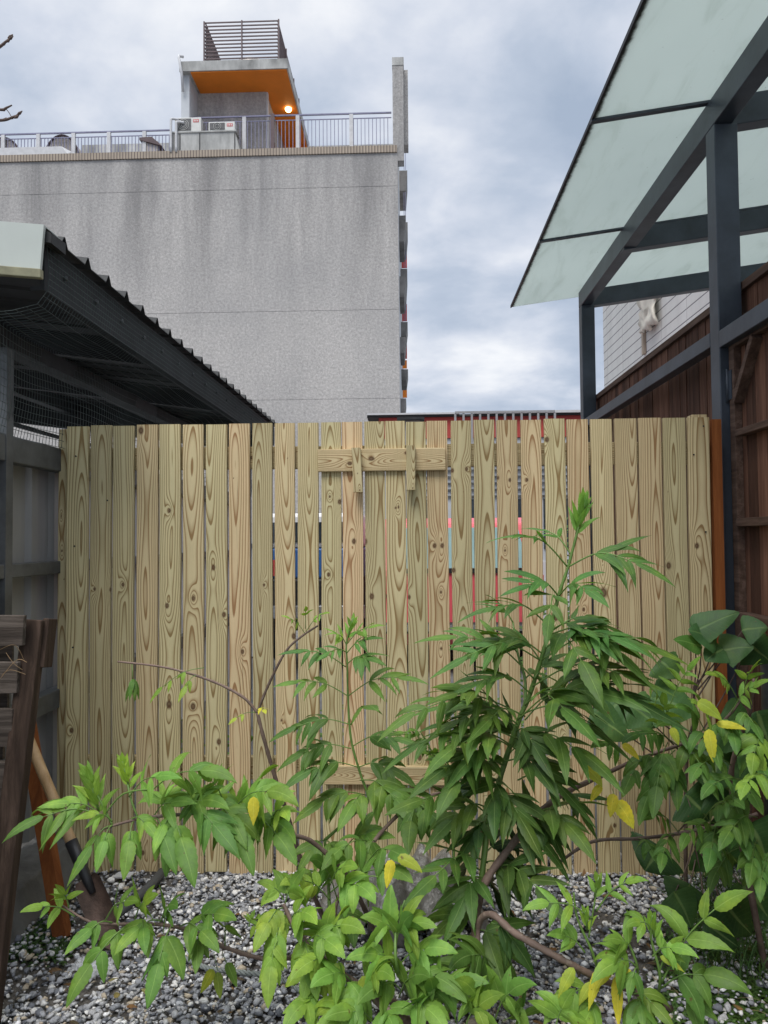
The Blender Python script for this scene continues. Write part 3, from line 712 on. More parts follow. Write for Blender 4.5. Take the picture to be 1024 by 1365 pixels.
A = PY(36, 962, 2.95); B = PY(84, 1205, 2.72); B.z = 0.0
o = MB().beam(A, B, .05, .045, (0, 1, 0)).build('leaning_plank', 'orange_wood', None, .002); tag(o, 'orange brown square plank leaning behind the shovel', 'plank')
sh = thing('shovel', PY(112, 1240, 2.62), 'shovel with a pale wooden handle and rusty blade stuck in the gravel', 'shovel')
A = PY(37, 982, 2.78); B = PY(99, 1132, 2.66); C = PY(116, 1172, 2.63)
MB().tube(smooth_path([A, (A + B) / 2, B], 5), .0185, 14).build('handle', 'handle_wood', sh)
MB().tube([B + (B - A).normalized() * -.03, B + (C - B) * .35, C, C + (C - B).normalized() * .05], [.0215, .0205, .017, .011], 14).build('ferrule', 'black_plastic', sh)
dd = (C - B).normalized(); sd = Vector((1, 0, 0)); sd = (sd - dd * sd.dot(dd)).normalized(); nn = sd.cross(dd)
b = MB(); V = []; nb = 9; sec = [(0.0, .034), (.02, .046), (.10, .048), (.17, .044), (.22, .03), (.25, .01)]
for off in (0, .003):
    for (l, hw) in sec:
        for i in range(nb):
            u = -1 + 2 * i / (nb - 1); V.append(C + dd * (l - .005) + sd * (u * hw) + nn * (-.018 * u * u + .004 + off))
m = len(sec); Fc = []
for i in range(m - 1):
    for j in range(nb - 1):
        a = i * nb + j; Fc += [(a, a + 1, a + nb + 1, a + nb), (m*nb + a, m*nb + a + nb, m*nb + a + nb + 1, m*nb + a + 1)]
b.raw(V, Fc, True); b.build('blade', 'rust_blade', sh)
b = MB().tube(smooth_path([PZ(216, 1163, .035), PZ(196, 1186, .035), PZ(160, 1215, .03), PZ(120, 1248, .02)], 4), .019, 14)
tag(b.build('hose_pipe', 'pipe_grey'), 'dark grey plastic pipe lying on the gravel near the shovel', 'pipe')
# twisted rope on the gravel
pts = smooth_path([PZ(238, 1272, .03), PZ(275, 1290, .032), PZ(320, 1296, .032), PZ(372, 1304, .03), PZ(412, 1330, .03)], 30); b = MB()
for s_ in range(3):
    tw = []
    for i, p in enumerate(pts):
        a = i * .55 + s_ * 2.094; tw.append(p + Vector((0, math.cos(a) * .0045, math.sin(a) * .0045)))
    b.tube(tw, .0042, 6)
tag(b.build('rope', 'rope'), 'grey twisted rope lying across the gravel', 'rope')
def crumple(name, cx, cy, cz, w_, d_, h_, mat, seed, nx=40, ny=40, rag=.25):
    b = MB(); V = []; keep = set()
    for j in range(ny + 1):
        for i in range(nx + 1):
            u, v = i / nx * 2 - 1, j / ny * 2 - 1; q = mnoise.noise(Vector((u * 2.2 + seed, v * 2.2, seed)))
            rdg = abs(mnoise.noise(Vector((u * 4 + seed, v * 4, 7)))) + .5 * abs(mnoise.noise(Vector((u * 9, v * 9 + seed, 2))))
            rr_ = math.hypot(u, v)
            z = cz + h_ * max(0, 1 - rr_ ** 2) ** .6 * (1 + q * .3) + (rdg - .25) * h_ * .45
            V.append((cx + u * w_ * (1 + q * rag), cy + v * d_ * (1 + q * rag), max(z, cz - .0)))
            if rr_ < 1.0 + q * .35: keep.add(j * (nx + 1) + i)
    Fc = []
    for j in range(ny):
        for i in range(nx):
            f = (j * (nx + 1) + i, j * (nx + 1) + i + 1, (j + 1) * (nx + 1) + i + 1, (j + 1) * (nx + 1) + i)
            if all(k in keep for k in f): Fc.append(f)
    b.raw(V, Fc, True); o = b.build(name, mat); m = o.modifiers.new('s', 'SOLIDIFY'); m.thickness = .0008; return o
c = PZ(122, 1294, .02)
tag(crumple('plastic_bag', c.x, c.y, .018, .075, .055, .035, 'clear', 3), 'crumpled clear plastic bag lying on the gravel', 'plastic bag')
c = PY(545, 1180, 2.86)
tag(crumple('crumpled_sheet', c.x, c.y, .0, .34, .22, .20, 'sheet', 9, 60, 50), 'crumpled grey and white plastic sheet heaped against the fence foot behind the shrubs', 'plastic sheet')
c = PZ(165, 1168, .02); tag(MB().hexa([(c.x-.04,c.y-.02,.02),(c.x+.035,c.y-.028,.022),(c.x+.04,c.y+.02,.024),(c.x-.03,c.y+.022,.022),(c.x-.04,c.y-.02,.026),(c.x+.035,c.y-.028,.028),(c.x+.04,c.y+.02,.03),(c.x-.03,c.y+.022,.028)]).build('wood_chip', 'white_rail'), 'pale flat chip lying on gravel by the fence foot', 'chip')

# ================================================================== APARTMENT BUILDING (far, left)
BY = 28.0
bl = thing('apartment_building', (-9, BY, 0), 'tall grey pebble dash apartment block with a blank wall, roof railing and stair tower', 'building')
ztop = PY(265, 210, BY).z                      # underside of the tile coping
xR = PY(531, 300, BY).x; xL = -26.0
joints = [PY(265, 254, BY).z, PY(265, 417, BY).z, PY(300, 534, BY).z]
# facade: storeys separated by fine recessed joints
zs = [0.0] + sorted(joints) + [ztop]
b = MB()
for a, c in zip(zs[:-1], zs[1:]):
    b.box((xL, BY, a + (.009 if a else 0)), (xR, BY + .2, c - .009))
b.box((xL + .1, BY + .012, 0), (xR - .02, BY + 17, ztop - .01)); b.build('wall', 'facade', bl)
MB().box((xR - .019, BY + .201, 0), (xR + .012, BY + 17, ztop)).build('side_wall', 'side_plaster', bl)
zc0, zc1 = ztop, PY(265, 201, BY).z
MB().box((xL, BY - .06, zc0), (xR - .02, BY + .75, zc1)).build('tile_coping', 'tile', bl)
# railings: uprights, top rail, thin rails
def railing(x0, x1, Y, zb, zt, gap, mat='rail_metal', posts=2.0, hi=.17):
    b = MB(); b.box((x0, Y - .03, zt - .05), (x1, Y + .03, zt)); b.box((x0, Y - .015, zt - hi - .03), (x1, Y + .015, zt - hi)); b.box((x0, Y - .015, zb + .06), (x1, Y + .015, zb + .09))
    x = x0 + gap
    while x < x1: b.box((x - .012, Y - .012, zb + .06), (x + .012, Y + .012, zt - hi)); x += gap
    b.build('railing', mat, bl)
    x = x0
    while x < x1: MB().box((x - .07, Y - .05, zb), (x + .07, Y + .05, zt - .051)).build('railing_post', 'white_rail', bl); x += posts
zr = PY(400, 152.5, BY + .68).z
railing(PY(255, 170, BY+.68).x, PY(522, 170, BY+.68).x, BY + .68, zc1, zr, .145, posts=2.05, hi=.2)
railing(xL, PY(226, 170, BY + 1.5).x, BY + 1.5, zc1 - .2, zr, .135, posts=1.42, hi=.2)
A = PY(357, 155, BY); MB().box((A.x, BY + .55, zc1), (A.x + .14, BY + .628, zr + .0)).build('brown_railing_post', 'rail_brown', bl)
# stair tower: side pier, wall, slab with orange soffit
A = PY(239, 82, BY); B = PY(250, 82, BY); zs0 = PY(300, 93, BY).z; zs1 = PY(300, 80, BY).z
MB().box((A.x, BY + .25, zc1 - .3), (B.x, BY + 6, zs0 - .002)).build('tower_pier', 'side_plaster', bl)
TX0 = PY(252, 120, BY).x; TX1 = PY(355, 120, 29.4).x; SX1 = PY(383.5, 90, BY).x
tw = MB().box((B.x + .002, 29.4, zc1 - .3), (TX1, 34.0, zs0 - .003)).build('tower_wall', 'facade', bl)
MB().box((A.x, BY, zs0), (SX1, 34.2, zs1)).build('roof_slab', 'concrete_dirty', bl)
MB().box((B.x + .1, BY + .06, zs0 - .045), (SX1 - .05, 34.1, zs0 - .001)).build('soffit', 'orange_soffit', bl)
MB().box((SX1 - .5, 33.6, zc1 - .3), (SX1 - .06, 33.95, zs0 - .046)).build('orange_pier', 'orange_soffit', bl)
MB().box((TX1 + .003, 33.55, zc1 - .3), (SX1 - .5, 33.6, zs0 - .046)).build('tower_recess', 'orange_soffit', bl)
MB().box((TX1 - .01, 30.2, zc1 - .2), (TX1 + .02, 31.2, zc1 + 1.9)).build('door', 'dark_glass', bl)
MB().box((TX1 + .001, 29.42, zc1 - .3), (TX1 + .06, 29.6, zs0 - .05)).build('corner_trim', 'white_rail', bl)
b = MB().tube([(A.x + .1, BY + .15, zs0 - .7), (A.x + .1, BY - .03, zs0 - .1), (A.x + .0, BY - .03, zs1 + .1), (A.x - .05, BY + .1, zs1 + .28), (A.x + .1, BY + .2, zs1 + .3)], .05, 8); b.build('pipe', 'white_rail', bl)
lp = PY(384.5, 149, 30.6)
b = MB(); b.tube([(lp.x, 30.6, zs0 - .19), (lp.x, 30.6, zs0 - .16), (lp.x, 30.6, zs0 - .10), (lp.x, 30.6, zs0 - .047)], [.05, .10, .13, .13], 16); b.build('ceiling_lamp', 'lamp', bl)
# roof cage of horizontal bars around the tank
cx0, cx1 = PY(273, 60, BY + .3).x, PY(371, 60, BY + .3).x; cz0 = zs1; cz1 = PY(320, 28, BY + .3).z
b = MB(); nb_ = 12
for k in range(nb_):
    z = cz0 + .12 + (cz1 - cz0 - .14) * k / (nb_ - 1)
    b.box((cx0, BY + .3, z - .02), (cx1, BY + .34, z + .02)); b.box((cx1 - .04, BY + .345, z - .02), (cx1, 33.5, z + .02)); b.box((cx0, BY + .345, z - .02), (cx0 + .04, 33.5, z + .02)); b.box((cx0, 33.505, z - .02), (cx1, 33.53, z + .02)) if k < 5 else None
for x in (cx0 - .04, (cx0 + cx1) / 2, cx1): 
    b.box((x, BY + .24, cz0), (x + .05, BY + .298, cz1))
for yy in (30, 32, 33.5): b.box((cx1 + .003, yy, cz0), (cx1 + .05, yy + .05, cz1)); b.box((cx0 - .05, yy, cz0), (cx0 - .003, yy + .05, cz1))
b.build('roof_cage', 'rail_brown', bl)
# pillar at the right corner of the roof, with its cap and fin
A = PY(523, 85, BY); B = PY(537.5, 85, BY); z0 = PY(530, 76, BY).z
MB().box((A.x, BY + .02, zc1 - .55), (B.x - .0, BY + .5, z0 - .30)).build('roof_pillar', 'facade', bl)
MB().box((A.x - .01, BY, z0 - .298), (B.x + .02, BY + .55, z0)).build('pillar_cap', 'concrete_dirty', bl)
MB().box((B.x - .25, BY + .552, PY(541, 197, BY + .8).z), (B.x + .17, BY + 1.2, z0 - .15)).build('pillar_fin', 'facade', bl)
MB().tube([(A.x + .2, BY + .3, z0), (A.x + .2, BY + .3, z0 + .14)], .02, 6).build('lightning_rod', 'rail_brown', bl)
# balcony slabs and parapets on the far side, seen edge on
r_ = MB()
for (y0, y1, Y, xx) in [(227, 254, 35, 543), (287, 322, 29.2, 541), (296, 322, 33, 543.5), (358, 394, 33, 543), (368, 396, 29.2, 541), (429, 448, 33, 543.5), (449, 470, 29.2, 541), (492, 507, 33, 544), (531, 549, 29.2, 541.5)]:
    p0 = PY(xx, y0, Y); p1 = PY(xx - 2, y1, Y)
    b = MB(); b.hexa([(xR - .05, Y, p1.z), (p1.x, Y, p1.z), (p1.x, Y + 2.2, p1.z), (xR - .05, Y + 2.2, p1.z), (xR - .05, Y, p0.z), (p0.x, Y, p0.z), (p0.x, Y + 2.2, p0.z), (xR - .05, Y + 2.2, p0.z)])
    b.build('balcony', 'balcony_concrete', bl)
for (y0, y1) in [(197, 226), (256, 294), (323, 357), (396, 428)]:
    for xx in (538.5, 540.5): p0 = PY(xx, y0, 34); p1 = PY(xx, y1, 34); r_.box((p0.x - .012, 34, p1.z), (p0.x + .012, 34.03, p0.z))
r_.build('balcony_bars', 'rail_metal', bl)
for (y0, y1, m) in [(333, 357, 'red_wall'), (405, 428, 'red_wall'), (450, 478, 'red_wall'), (480, 491, 'orange_soffit'), (509, 530, 'orange_soffit')]:
    p0 = PY(542.5, y0, 38); p1 = PY(541, y1, 38); MB().box((xR + .02, 38, p1.z), (p0.x, 38.05, p0.z)).build('balcony_screen', m, bl)

# things standing on that roof
def on_roof(name, label, cat, parts, group=None, loc=None):
    t = thing(name, loc or (0, 0, 0), label, cat, group)
    for nm, mb, mt in parts: mb.build(nm, mt, t)
    return t
# concrete box that carries the air conditioners
A = PY(228, 177, BY); B = PY(320, 199, BY); zt_ = A.z
x0, x1 = A.x, PY(313, 177, BY).x
zb_b = zc1 + .0
b = MB().hexa([(x0, BY + .04, zb_b), (x1 + .18, BY + .04, zb_b), (x1 + .22, BY + .55, zb_b), (x0, BY + .55, zb_b), (x0, BY + .04, zt_), (x1, BY + .04, zt_), (x1, BY + .55, zt_), (x0, BY + .55, zt_)])
c = MB().box((x0 - .04, BY - .0, zt_ + .001), (x1 + .05, BY + .56, zt_ + .05)); c2 = MB()
for q in (.13, .44, .99): c2.box((x0 + (x1 - x0) * q, BY + .025, zb_b + .03), (x0 + (x1 - x0) * q + .035, BY + .039, zt_ - .03))
on_roof('equipment_plinth', 'stained white concrete box on the roof edge carrying two air conditioners', 'plinth', [('box', b, 'concrete_dirty'), ('lid', c, 'concrete_dirty'), ('joints', c2, 'black_plastic')])
def ac(px0, px1, py0, Y, label, front):
    z0 = zt_ + .052; p0 = PY(px0, py0, Y); p1 = PY(px1, py0, Y); h = p0.z - z0; w_ = p1.x - p0.x
    t = thing('air_conditioner', ((p0.x + p1.x) / 2, Y + .15, z0), label, 'air conditioner', 'air conditioners on the roof edge')
    MB().box((p0.x, Y, z0 + .03), (p1.x, Y + .32, z0 + h)).build('casing', 'ac_white', t, .015)
    MB().box((p0.x + .05, Y - .03, z0 + .08), (p0.x + w_ * .62, Y - .002, z0 + h - .05)).build('grille', 'ac_grille', t, .01)
    b = MB(); cx = p0.x + w_ * .34; cz = z0 + h * .5
    for r_ in (.08, .14, .2):
        if r_ < h * .45: b.tube([(cx + r_ * math.cos(a * .3927), Y - .038, cz + r_ * math.sin(a * .3927)) for a in range(17)], .006, 4, False)
    b.build('fan_guard', 'ac_white', t)
    MB().box((p0.x + w_ * .70, Y - .006, z0 + h - .19), (p0.x + w_ * .92, Y - .002, z0 + h - .08)).build('sticker', 'sticker_red', t)
    b = MB()
    for k in range(3): b.box((p0.x + w_ * (.725 + .065 * k), Y - .010, z0 + h - .165), (p0.x + w_ * (.765 + .065 * k), Y - .0065, z0 + h - .105))
    b.build('sticker_text', 'ac_white', t)
    for q in (.12, .82): MB().box((p0.x + w_ * q, Y + .02, z0), (p0.x + w_ * q + .05, Y + .3, z0 + .029)).build('foot', 'black_plastic', t)
ac(233, 268, 157, BY + .1, 'taller white air conditioner at the left end of the rooftop concrete box', 1)
ac(278, 313, 162.5, BY + .1, 'lower white air conditioner at the right of the rooftop concrete box', 1)
b = MB()
for px, pt in ((228, 158), (235, 162)): 
    p = PY(px, pt, BY - .06); b.tube(smooth_path([(p.x, BY - .06, zc1 - .05), (p.x, BY - .06, p.z - .15), (p.x + .03, BY - .04, p.z), (p.x + .25, BY + .08, p.z + .03)], 4), .045, 8)
tag(b.build('vent_pipes', 'white_rail'), 'two white vertical pipes bending over beside the rooftop air conditioners', 'pipes')
# arched covers, ledge slab, vent hut, long low wall
def arch(px0, px1, pyt, Y, label):
    p0, p1 = PY(px0, pyt, Y), PY(px1, pyt, Y); zb = zc1 - .15; V = []; n = 20
    for yy in (Y, Y + 1.5):
        for k in range(n + 1): a = math.pi * k / n; V.append(((p0.x + p1.x) / 2 - math.cos(a) * (p1.x - p0.x) / 2, yy, zb + math.sin(a) ** .8 * (p0.z - zb)))
    b = MB().raw(V, [(k, k + 1, n + 2 + k, n + 1 + k) for k in range(n)] + [tuple(range(n, -1, -1)), tuple(range(n + 1, 2 * n + 2))])
    r = MB().tube([(x, y - .02, z) for x, y, z in V[:n + 1]], .035, 6)
    t = thing('water_tank', ((p0.x + p1.x) / 2, Y, zb), label, 'tank', 'arched tanks on the roof'); b.build('body', 'tank_steel', t); r.build('rim', 'rail_brown', t)
arch(56, 109, 181, BY + 1.6, 'round topped grey rooftop tank beside the end of the pale ledge')
arch(-22, 32, 184.5, BY + 1.6, 'round topped grey tank behind the roof railing at the left edge of the photo')
A = PY(-40, 196, BY); B = PY(82, 194, BY); z0 = zc1
b = MB().hexa([(A.x, BY - .03, z0), (B.x + .25, BY - .03, z0), (B.x + .25, BY + .6, z0), (A.x, BY + .6, z0), (A.x, BY - .03, B.z - .04), (B.x, BY - .03, B.z - .04), (B.x + .1, BY + .6, B.z + .08), (A.x, BY + .6, B.z + .08)])
tag(b.build('roof_ledge', 'white_rail'), 'long low pale ledge on the roof edge at the left', 'ledge')
t = thing('vent_hut', PY(200, 200, BY + 1), 'small dark vent hut with a pitched cover behind the roof railing', 'vent')
A = PY(192, 188, BY + 1.5); B = PY(210, 203, BY + 1.5)
MB().box((A.x, BY + 1.5, zc1 - .1), (B.x, BY + 2.0, A.z)).build('box', 'tank_steel', t)
MB().hexa([(A.x - .15, BY + 1.4, A.z + .01), (B.x + .2, BY + 1.4, A.z - .25), (B.x + .2, BY + 2.1, A.z - .25), (A.x - .15, BY + 2.1, A.z + .01), (A.x - .15, BY + 1.4, A.z + .10), (B.x - .2, BY + 1.4, A.z + .12), (B.x - .2, BY + 2.1, A.z + .12), (A.x - .15, BY + 2.1, A.z + .10)]).build('cover', 'rail_brown', t)
A = PY(110, 194, BY + 3); B = PY(540, 192, BY + 3)
MB().box((A.x, BY + 2.95, zc1 - .3), (PY(228,200,BY+3).x, BY + 3.1, A.z)).build('inner_parapet', 'concrete_dirty', bl)
MB().box((SX1 + .1, BY + 5, zc1 - .3), (xR, BY + 5.15, PY(470, 193, BY + 5).z)).build('inner_parapet', 'concrete_dirty', bl)
A = PY(305, 67, 30); B = PY(352, 67, 30)
t = thing('roof_tank', ((A.x + B.x) / 2, 30.5, zs1), 'dull steel tank inside the barred cage on top of the stair tower', 'tank')
cx = (A.x + B.x) / 2; rr_ = (B.x - A.x) / 2
MB().tube([(cx, 31, zs1), (cx, 31, A.z - .12), (cx, 31, A.z), (cx, 31, A.z + .05)], [rr_, rr_, rr_ * .8, .1], 24).build('body', 'tank_steel', t)
MB().tube([(cx + .1, 31, A.z + .051), (cx + .1, 31, A.z + .14)], .08, 8).build('cap', 'rail_brown', t)

# ================================================================== RED LOW BUILDING (centre, far)
RY = 20.0
rb = thing('red_building', (3, RY, 0), 'low red walled building with a dark flat roof and pale rail behind the fence', 'building')
def P20(x, y): return PY(x, y, RY)
x0, x1 = P20(505, 560).x, P20(812, 560).x
zr_ = P20(660, 548).z; zr2 = P20(660, 555).z
MB().box((x0, RY, zr2 - .55), (x1, RY + 6, zr2)).build('red_band', 'red_wall', rb)
MB().box((x0, RY + .05, 0), (x1, RY + 6, zr2 - .56)).build('lower_wall', 'side_plaster', rb)
MB().box((x0 - .3, RY - .1, zr2 + .001), (x1, RY + 6, zr2 + .055)).build('roof', 'roof_sheet', rb)
MB().box((x0 - .3, RY - .15, zr2 + .056), (P20(612, 550).x, RY + 6, zr2 + .10)).build('roof_edge', 'white_rail', rb)
MB().box((P20(632, 550).x, RY - .15, zr2 + .056), (x1, RY + 6, zr2 + .12)).build('roof_edge', 'white_rail', rb)
b = MB(); a, c = P20(604, 556).x, P20(731, 556).x; zt2 = P20(660, 555.5).z; zb2_ = zt2 - 1.1
b.box((a, RY - .95, zt2 - .05), (c, RY - .9, zt2)); b.box((a, RY - .95, zb2_), (c, RY - .9, zb2_ + .05))
x = a
while x <= c: b.box((x - .022, RY - .94, zb2_), (x + .03, RY - .91, zt2 - .051)); x += .205
b.build('railing', 'grey_rail', rb)
b = MB()
for k in range(8): b.box((x0 + .3, RY + .0, 2.45 + k * .17), (x1 - .3, RY + .045, 2.50 + k * .17))
b.build('louvres', 'galv', rb)
for k in range(5): MB().box((x0 + .8 + k * 1.15, RY + .01, 1.1), (x0 + 1.5 + k * 1.15, RY + .048, 2.4)).build('window', 'dark_glass', rb)
A = PY(536, 556, 15); B = PY(566, 566, 15)
t = thing('small_kiosk', (A.x, 15, 0), 'small grey flat roofed hut beside the foot of the tall grey block', 'hut')
MB().box((A.x - .1, 15, A.z - .05), (B.x, 16.5, A.z)).build('roof', 'dark_galv', t); MB().box((A.x, 15.1, 0), (B.x - .08, 16.4, A.z - .052)).build('wall', 'concrete', t)
for k in range(2): MB().box((A.x + .12 + k * .2, 15.07, A.z - .25), (A.x + .26 + k * .2, 15.098, A.z - .1)).build('window', 'dark_glass', t)

# ================================================================== WHITE SHEET-CLAD HOUSE (right, beyond the plank wall)
wh = thing('white_clad_house', (6, 10, 0), 'house wall clad in dirty white ribbed sheets beyond the plank wall at right', 'house')
WX = 4.0; y1 = PX(804.5, 450, WX).y
MB().box((WX, 2.0, 0), (WX + 7, y1, 7.2)).build('wall', 'whitewall', wh)
A = PX(862, 403, WX); B = PX(882, 430, WX)
b = MB(); yy0, yy1 = B.y, A.y; r4 = random.Random(4); V = []
nn_ = 9
for j in range(nn_):
    for i in range(nn_):
        yy = yy0 + (yy1 - yy0) * i / (nn_ - 1); zz = B.z + (A.z + .4 - B.z) * j / (nn_ - 1); V.append((WX - .03 - .10 * r4.random(), yy + r4.uniform(-.04, .04), zz + r4.uniform(-.05, .05)))
b.raw(V, [(j*nn_+i, j*nn_+i+1, (j+1)*nn_+i+1, (j+1)*nn_+i) for i in range(nn_-1) for j in range(nn_-1)], True)
o = b.build('foam_patch', 'foam', wh); m = o.modifiers.new('s', 'SOLIDIFY'); m.thickness = .04; m.offset = -1
MB().box((WX - .05, yy1 + .05, B.z - .3), (WX - .005, yy1 + .16, A.z + .5)).build('trim_strip', 'tile', wh)

# ================================================================== VEHICLES IN THE LANE BEHIND THE FENCE
def wheel(parent, x, y, r, wd):
    o = MB().tube([(x - wd/2, y, r), (x - wd/2 + .02, y, r), (x + wd/2 - .02, y, r), (x + wd/2, y, r)], [r*.9, r, r, r*.9], 24).build('wheel', 'rubber', parent)
    MB().tube([(x - wd/2 - .006, y, r), (x + wd/2 + .006, y, r)], r * .58, 16).build('rim', 'chrome', o)
def profile_body(b, xs, prof, inset=.06):
    """body from a side profile (y, z) extruded across x with rounded shoulders"""
    x0, x1 = xs; n = len(prof); V = []
    for x, s in ((x0, inset), (x0 + inset, 0), (x1 - inset, 0), (x1, inset)):
        cy = sum(p[0] for p in prof) / n; cz = sum(p[1] for p in prof) / n
        for (y, z) in prof: V.append((x, y + (cy - y) * (s * .5), z + (cz - z) * (s * .9 if z > cz else 0)))
    Fc = [tuple(range(n))[::-1], tuple(3 * n + k for k in range(n))]
    for j in range(3):
        for k in range(n): Fc.append((j*n+k, j*n+(k+1)%n, (j+1)*n+(k+1)%n, (j+1)*n+k))
    b.raw(V, Fc)
CY = 8.0; cxm = PY(613, 760, CY).x
car = thing('parked_car', (cxm, CY + 2, 0), 'red car parked behind the fence, seen through the board gaps', 'car')
zt3 = PY(613, 689, CY).z; zw0 = PY(613, 760, CY).z; zb3 = PY(613, 806, CY).z
hw = .84
b = MB(); profile_body(b, (cxm - hw, cxm + hw), [(CY, .45), (CY, zw0), (CY + .22, zt3 - .06), (CY + .5, zt3), (CY + 2.4, zt3), (CY + 3.1, zw0 + .02), (CY + 4.1, zw0 - .12), (CY + 4.25, .5), (CY + 4.1, .28), (CY + .1, .28)])
b.build('body', 'red_paint', car, .03)
MB().hexa([(cxm-.70,CY-.012,zw0+.02),(cxm+.70,CY-.012,zw0+.02),(cxm+.70,CY+.04,zw0+.02),(cxm-.70,CY+.04,zw0+.02),(cxm-.62,CY+.12,zt3-.11),(cxm+.62,CY+.12,zt3-.11),(cxm+.62,CY+.2,zt3-.11),(cxm-.62,CY+.2,zt3-.11)]).build('rear_window', 'teal_glass', car)
MB().box((cxm-.74,CY-.02,zw0-.03),(cxm+.74,CY+.02,zw0+.012)).build('window_trim', 'black_plastic', car)
MB().box((cxm-.84,CY-.09,.42),(cxm+.84,CY+.05,zb3-.18)).build('bumper', 'black_plastic', car, .03)
MB().box((cxm-.80,CY-.11,zb3-.26),(cxm+.80,CY-.085,zb3-.20)).build('bumper_strip', 'chrome', car)
for sx in (-1, 1): MB().box((cxm+sx*.80-.06,CY-.03,zw0-.25),(cxm+sx*.80+.06,CY+.05,zw0-.05)).build('tail_light', 'sticker_red', car, .01)
for sx in (-1, 1):
    for yy in (CY + .75, CY + 3.3): wheel(car, cxm + sx * .74, yy, .32, .2)
VY = 8.2; vx0, vx1 = PY(352, 730, VY).x, PY(484, 730, VY).x; vm = (vx0 + vx1) / 2
van = thing('parked_van', (vm, VY + 2, 0), 'small white and blue van parked behind the fence left of the red car', 'van')
zA, zB, zC, zD, zE = (PY(420, q, VY).z for q in (684, 696, 723, 731, 771))
MB().box((vx0, VY, zD + .005), (vx1, VY + 3.4, zA)).build('upper_body', 'white_paint', van, .04)
MB().box((vx0, VY, zE), (vx1, VY + 3.4, zD + .002)).build('lower_body', 'blue_paint', van, .02)
MB().box((vx0 + .07, VY - .012, zC), (vx1 - .07, VY - .002, zB)).build('rear_window', 'dark_glass', van)
MB().box((vx0 + .02, VY - .05, zE - .55), (vx1 - .02, VY + 3.3, zE - .004)).build('chassis', 'black_plastic', van, .02)
MB().box((vx0 - .02, VY - .12, zE - .42), (vx1 + .02, VY - .052, zE - .28)).build('bumper', 'chrome', van, .01)
for sx in (vx0 + .1, vx1 - .1):
    for yy in (VY + .6, VY + 2.8): wheel(van, sx, yy, .28, .17)
    MB().box((sx - .04, VY - .02, zE + .03), (sx + .04, VY - .003, zE + .2)).build('tail_light', 'sticker_red', van)
tag(MB().box((-6.3, 9.2, 0), (-1.6, 9.35, 1.35)).box((-6.3, 9.15, 1.351), (-1.6, 9.4, 1.42)).build('yard_wall', 'side_plaster'), 'pale low plastered wall across the lane, seen through the left fence gaps', 'wall')
tag(MB().box((-.2, 13.0, 0), (6.5, 13.2, 1.0)).build('lane_kerb_wall', 'white_rail'), 'low pale wall beyond the red car', 'wall')

# ================================================================== BARE TREE whose twig tips reach in at the left edge
bt = thing('bare_tree', (-7.2, 9.5, 0), 'bare tree outside the left edge, only its budding twig tips in view', 'tree')
b = MB().tube(smooth_path([(-7.2, 9.5, 0), (-7.1, 9.5, 2.5), (-6.9, 9.4, 5), (-6.6, 9.3, 7.5)], 5), radii(16, .12, .04), 10)
b.build('trunk', 'twig', bt)
b = MB()
def tw(pts, r0, r1, Y=9.0):
    P = [PY(x, y, Y) for x, y in pts]; P = smooth_path(P, 5); b.tube(P, radii(len(P), r0, r1), 6); return P
tw([(-190, 240), (-120, 190), (-60, 110), (-20, 75), (0, 62), (6, 57), (12, 52), (14, 49)], .03, .010)
tw([(-160, 230), (-100, 180), (-40, 158), (-12, 160), (5, 160), (15, 157), (22, 154), (27, 150)], .03, .009)
tw([(-40, 158), (-12, 144), (0, 146), (6, 146)], .012, .02); tw([(4, 147), (8, 144), (12, 142), (16, 140)], .018, .008)
tw([(8, 145), (12, 150), (16, 157)], .005, .005)
for (x, y) in ((5, 58.5), (10.5, 54.5), (14, 51), (13.5, 49), (5, 160), (16, 157), (22, 156), (26, 151)):
    c = PY(x, y, 9.0); b.tube([c + Vector((-.03, 0, -.015)), c, c + Vector((.035, 0, .03))], [.006, .02, .005], 6)
P = [(-7.0, 9.45, 3.2)] + [PY(-190, 240, 9.0)]; b.tube(P, [.05, .03], 6); b.tube([(-6.95, 9.4, 3.4), PY(-160, 230, 9.0)], [.05, .03], 6)
b.build('branches', 'twig', bt)

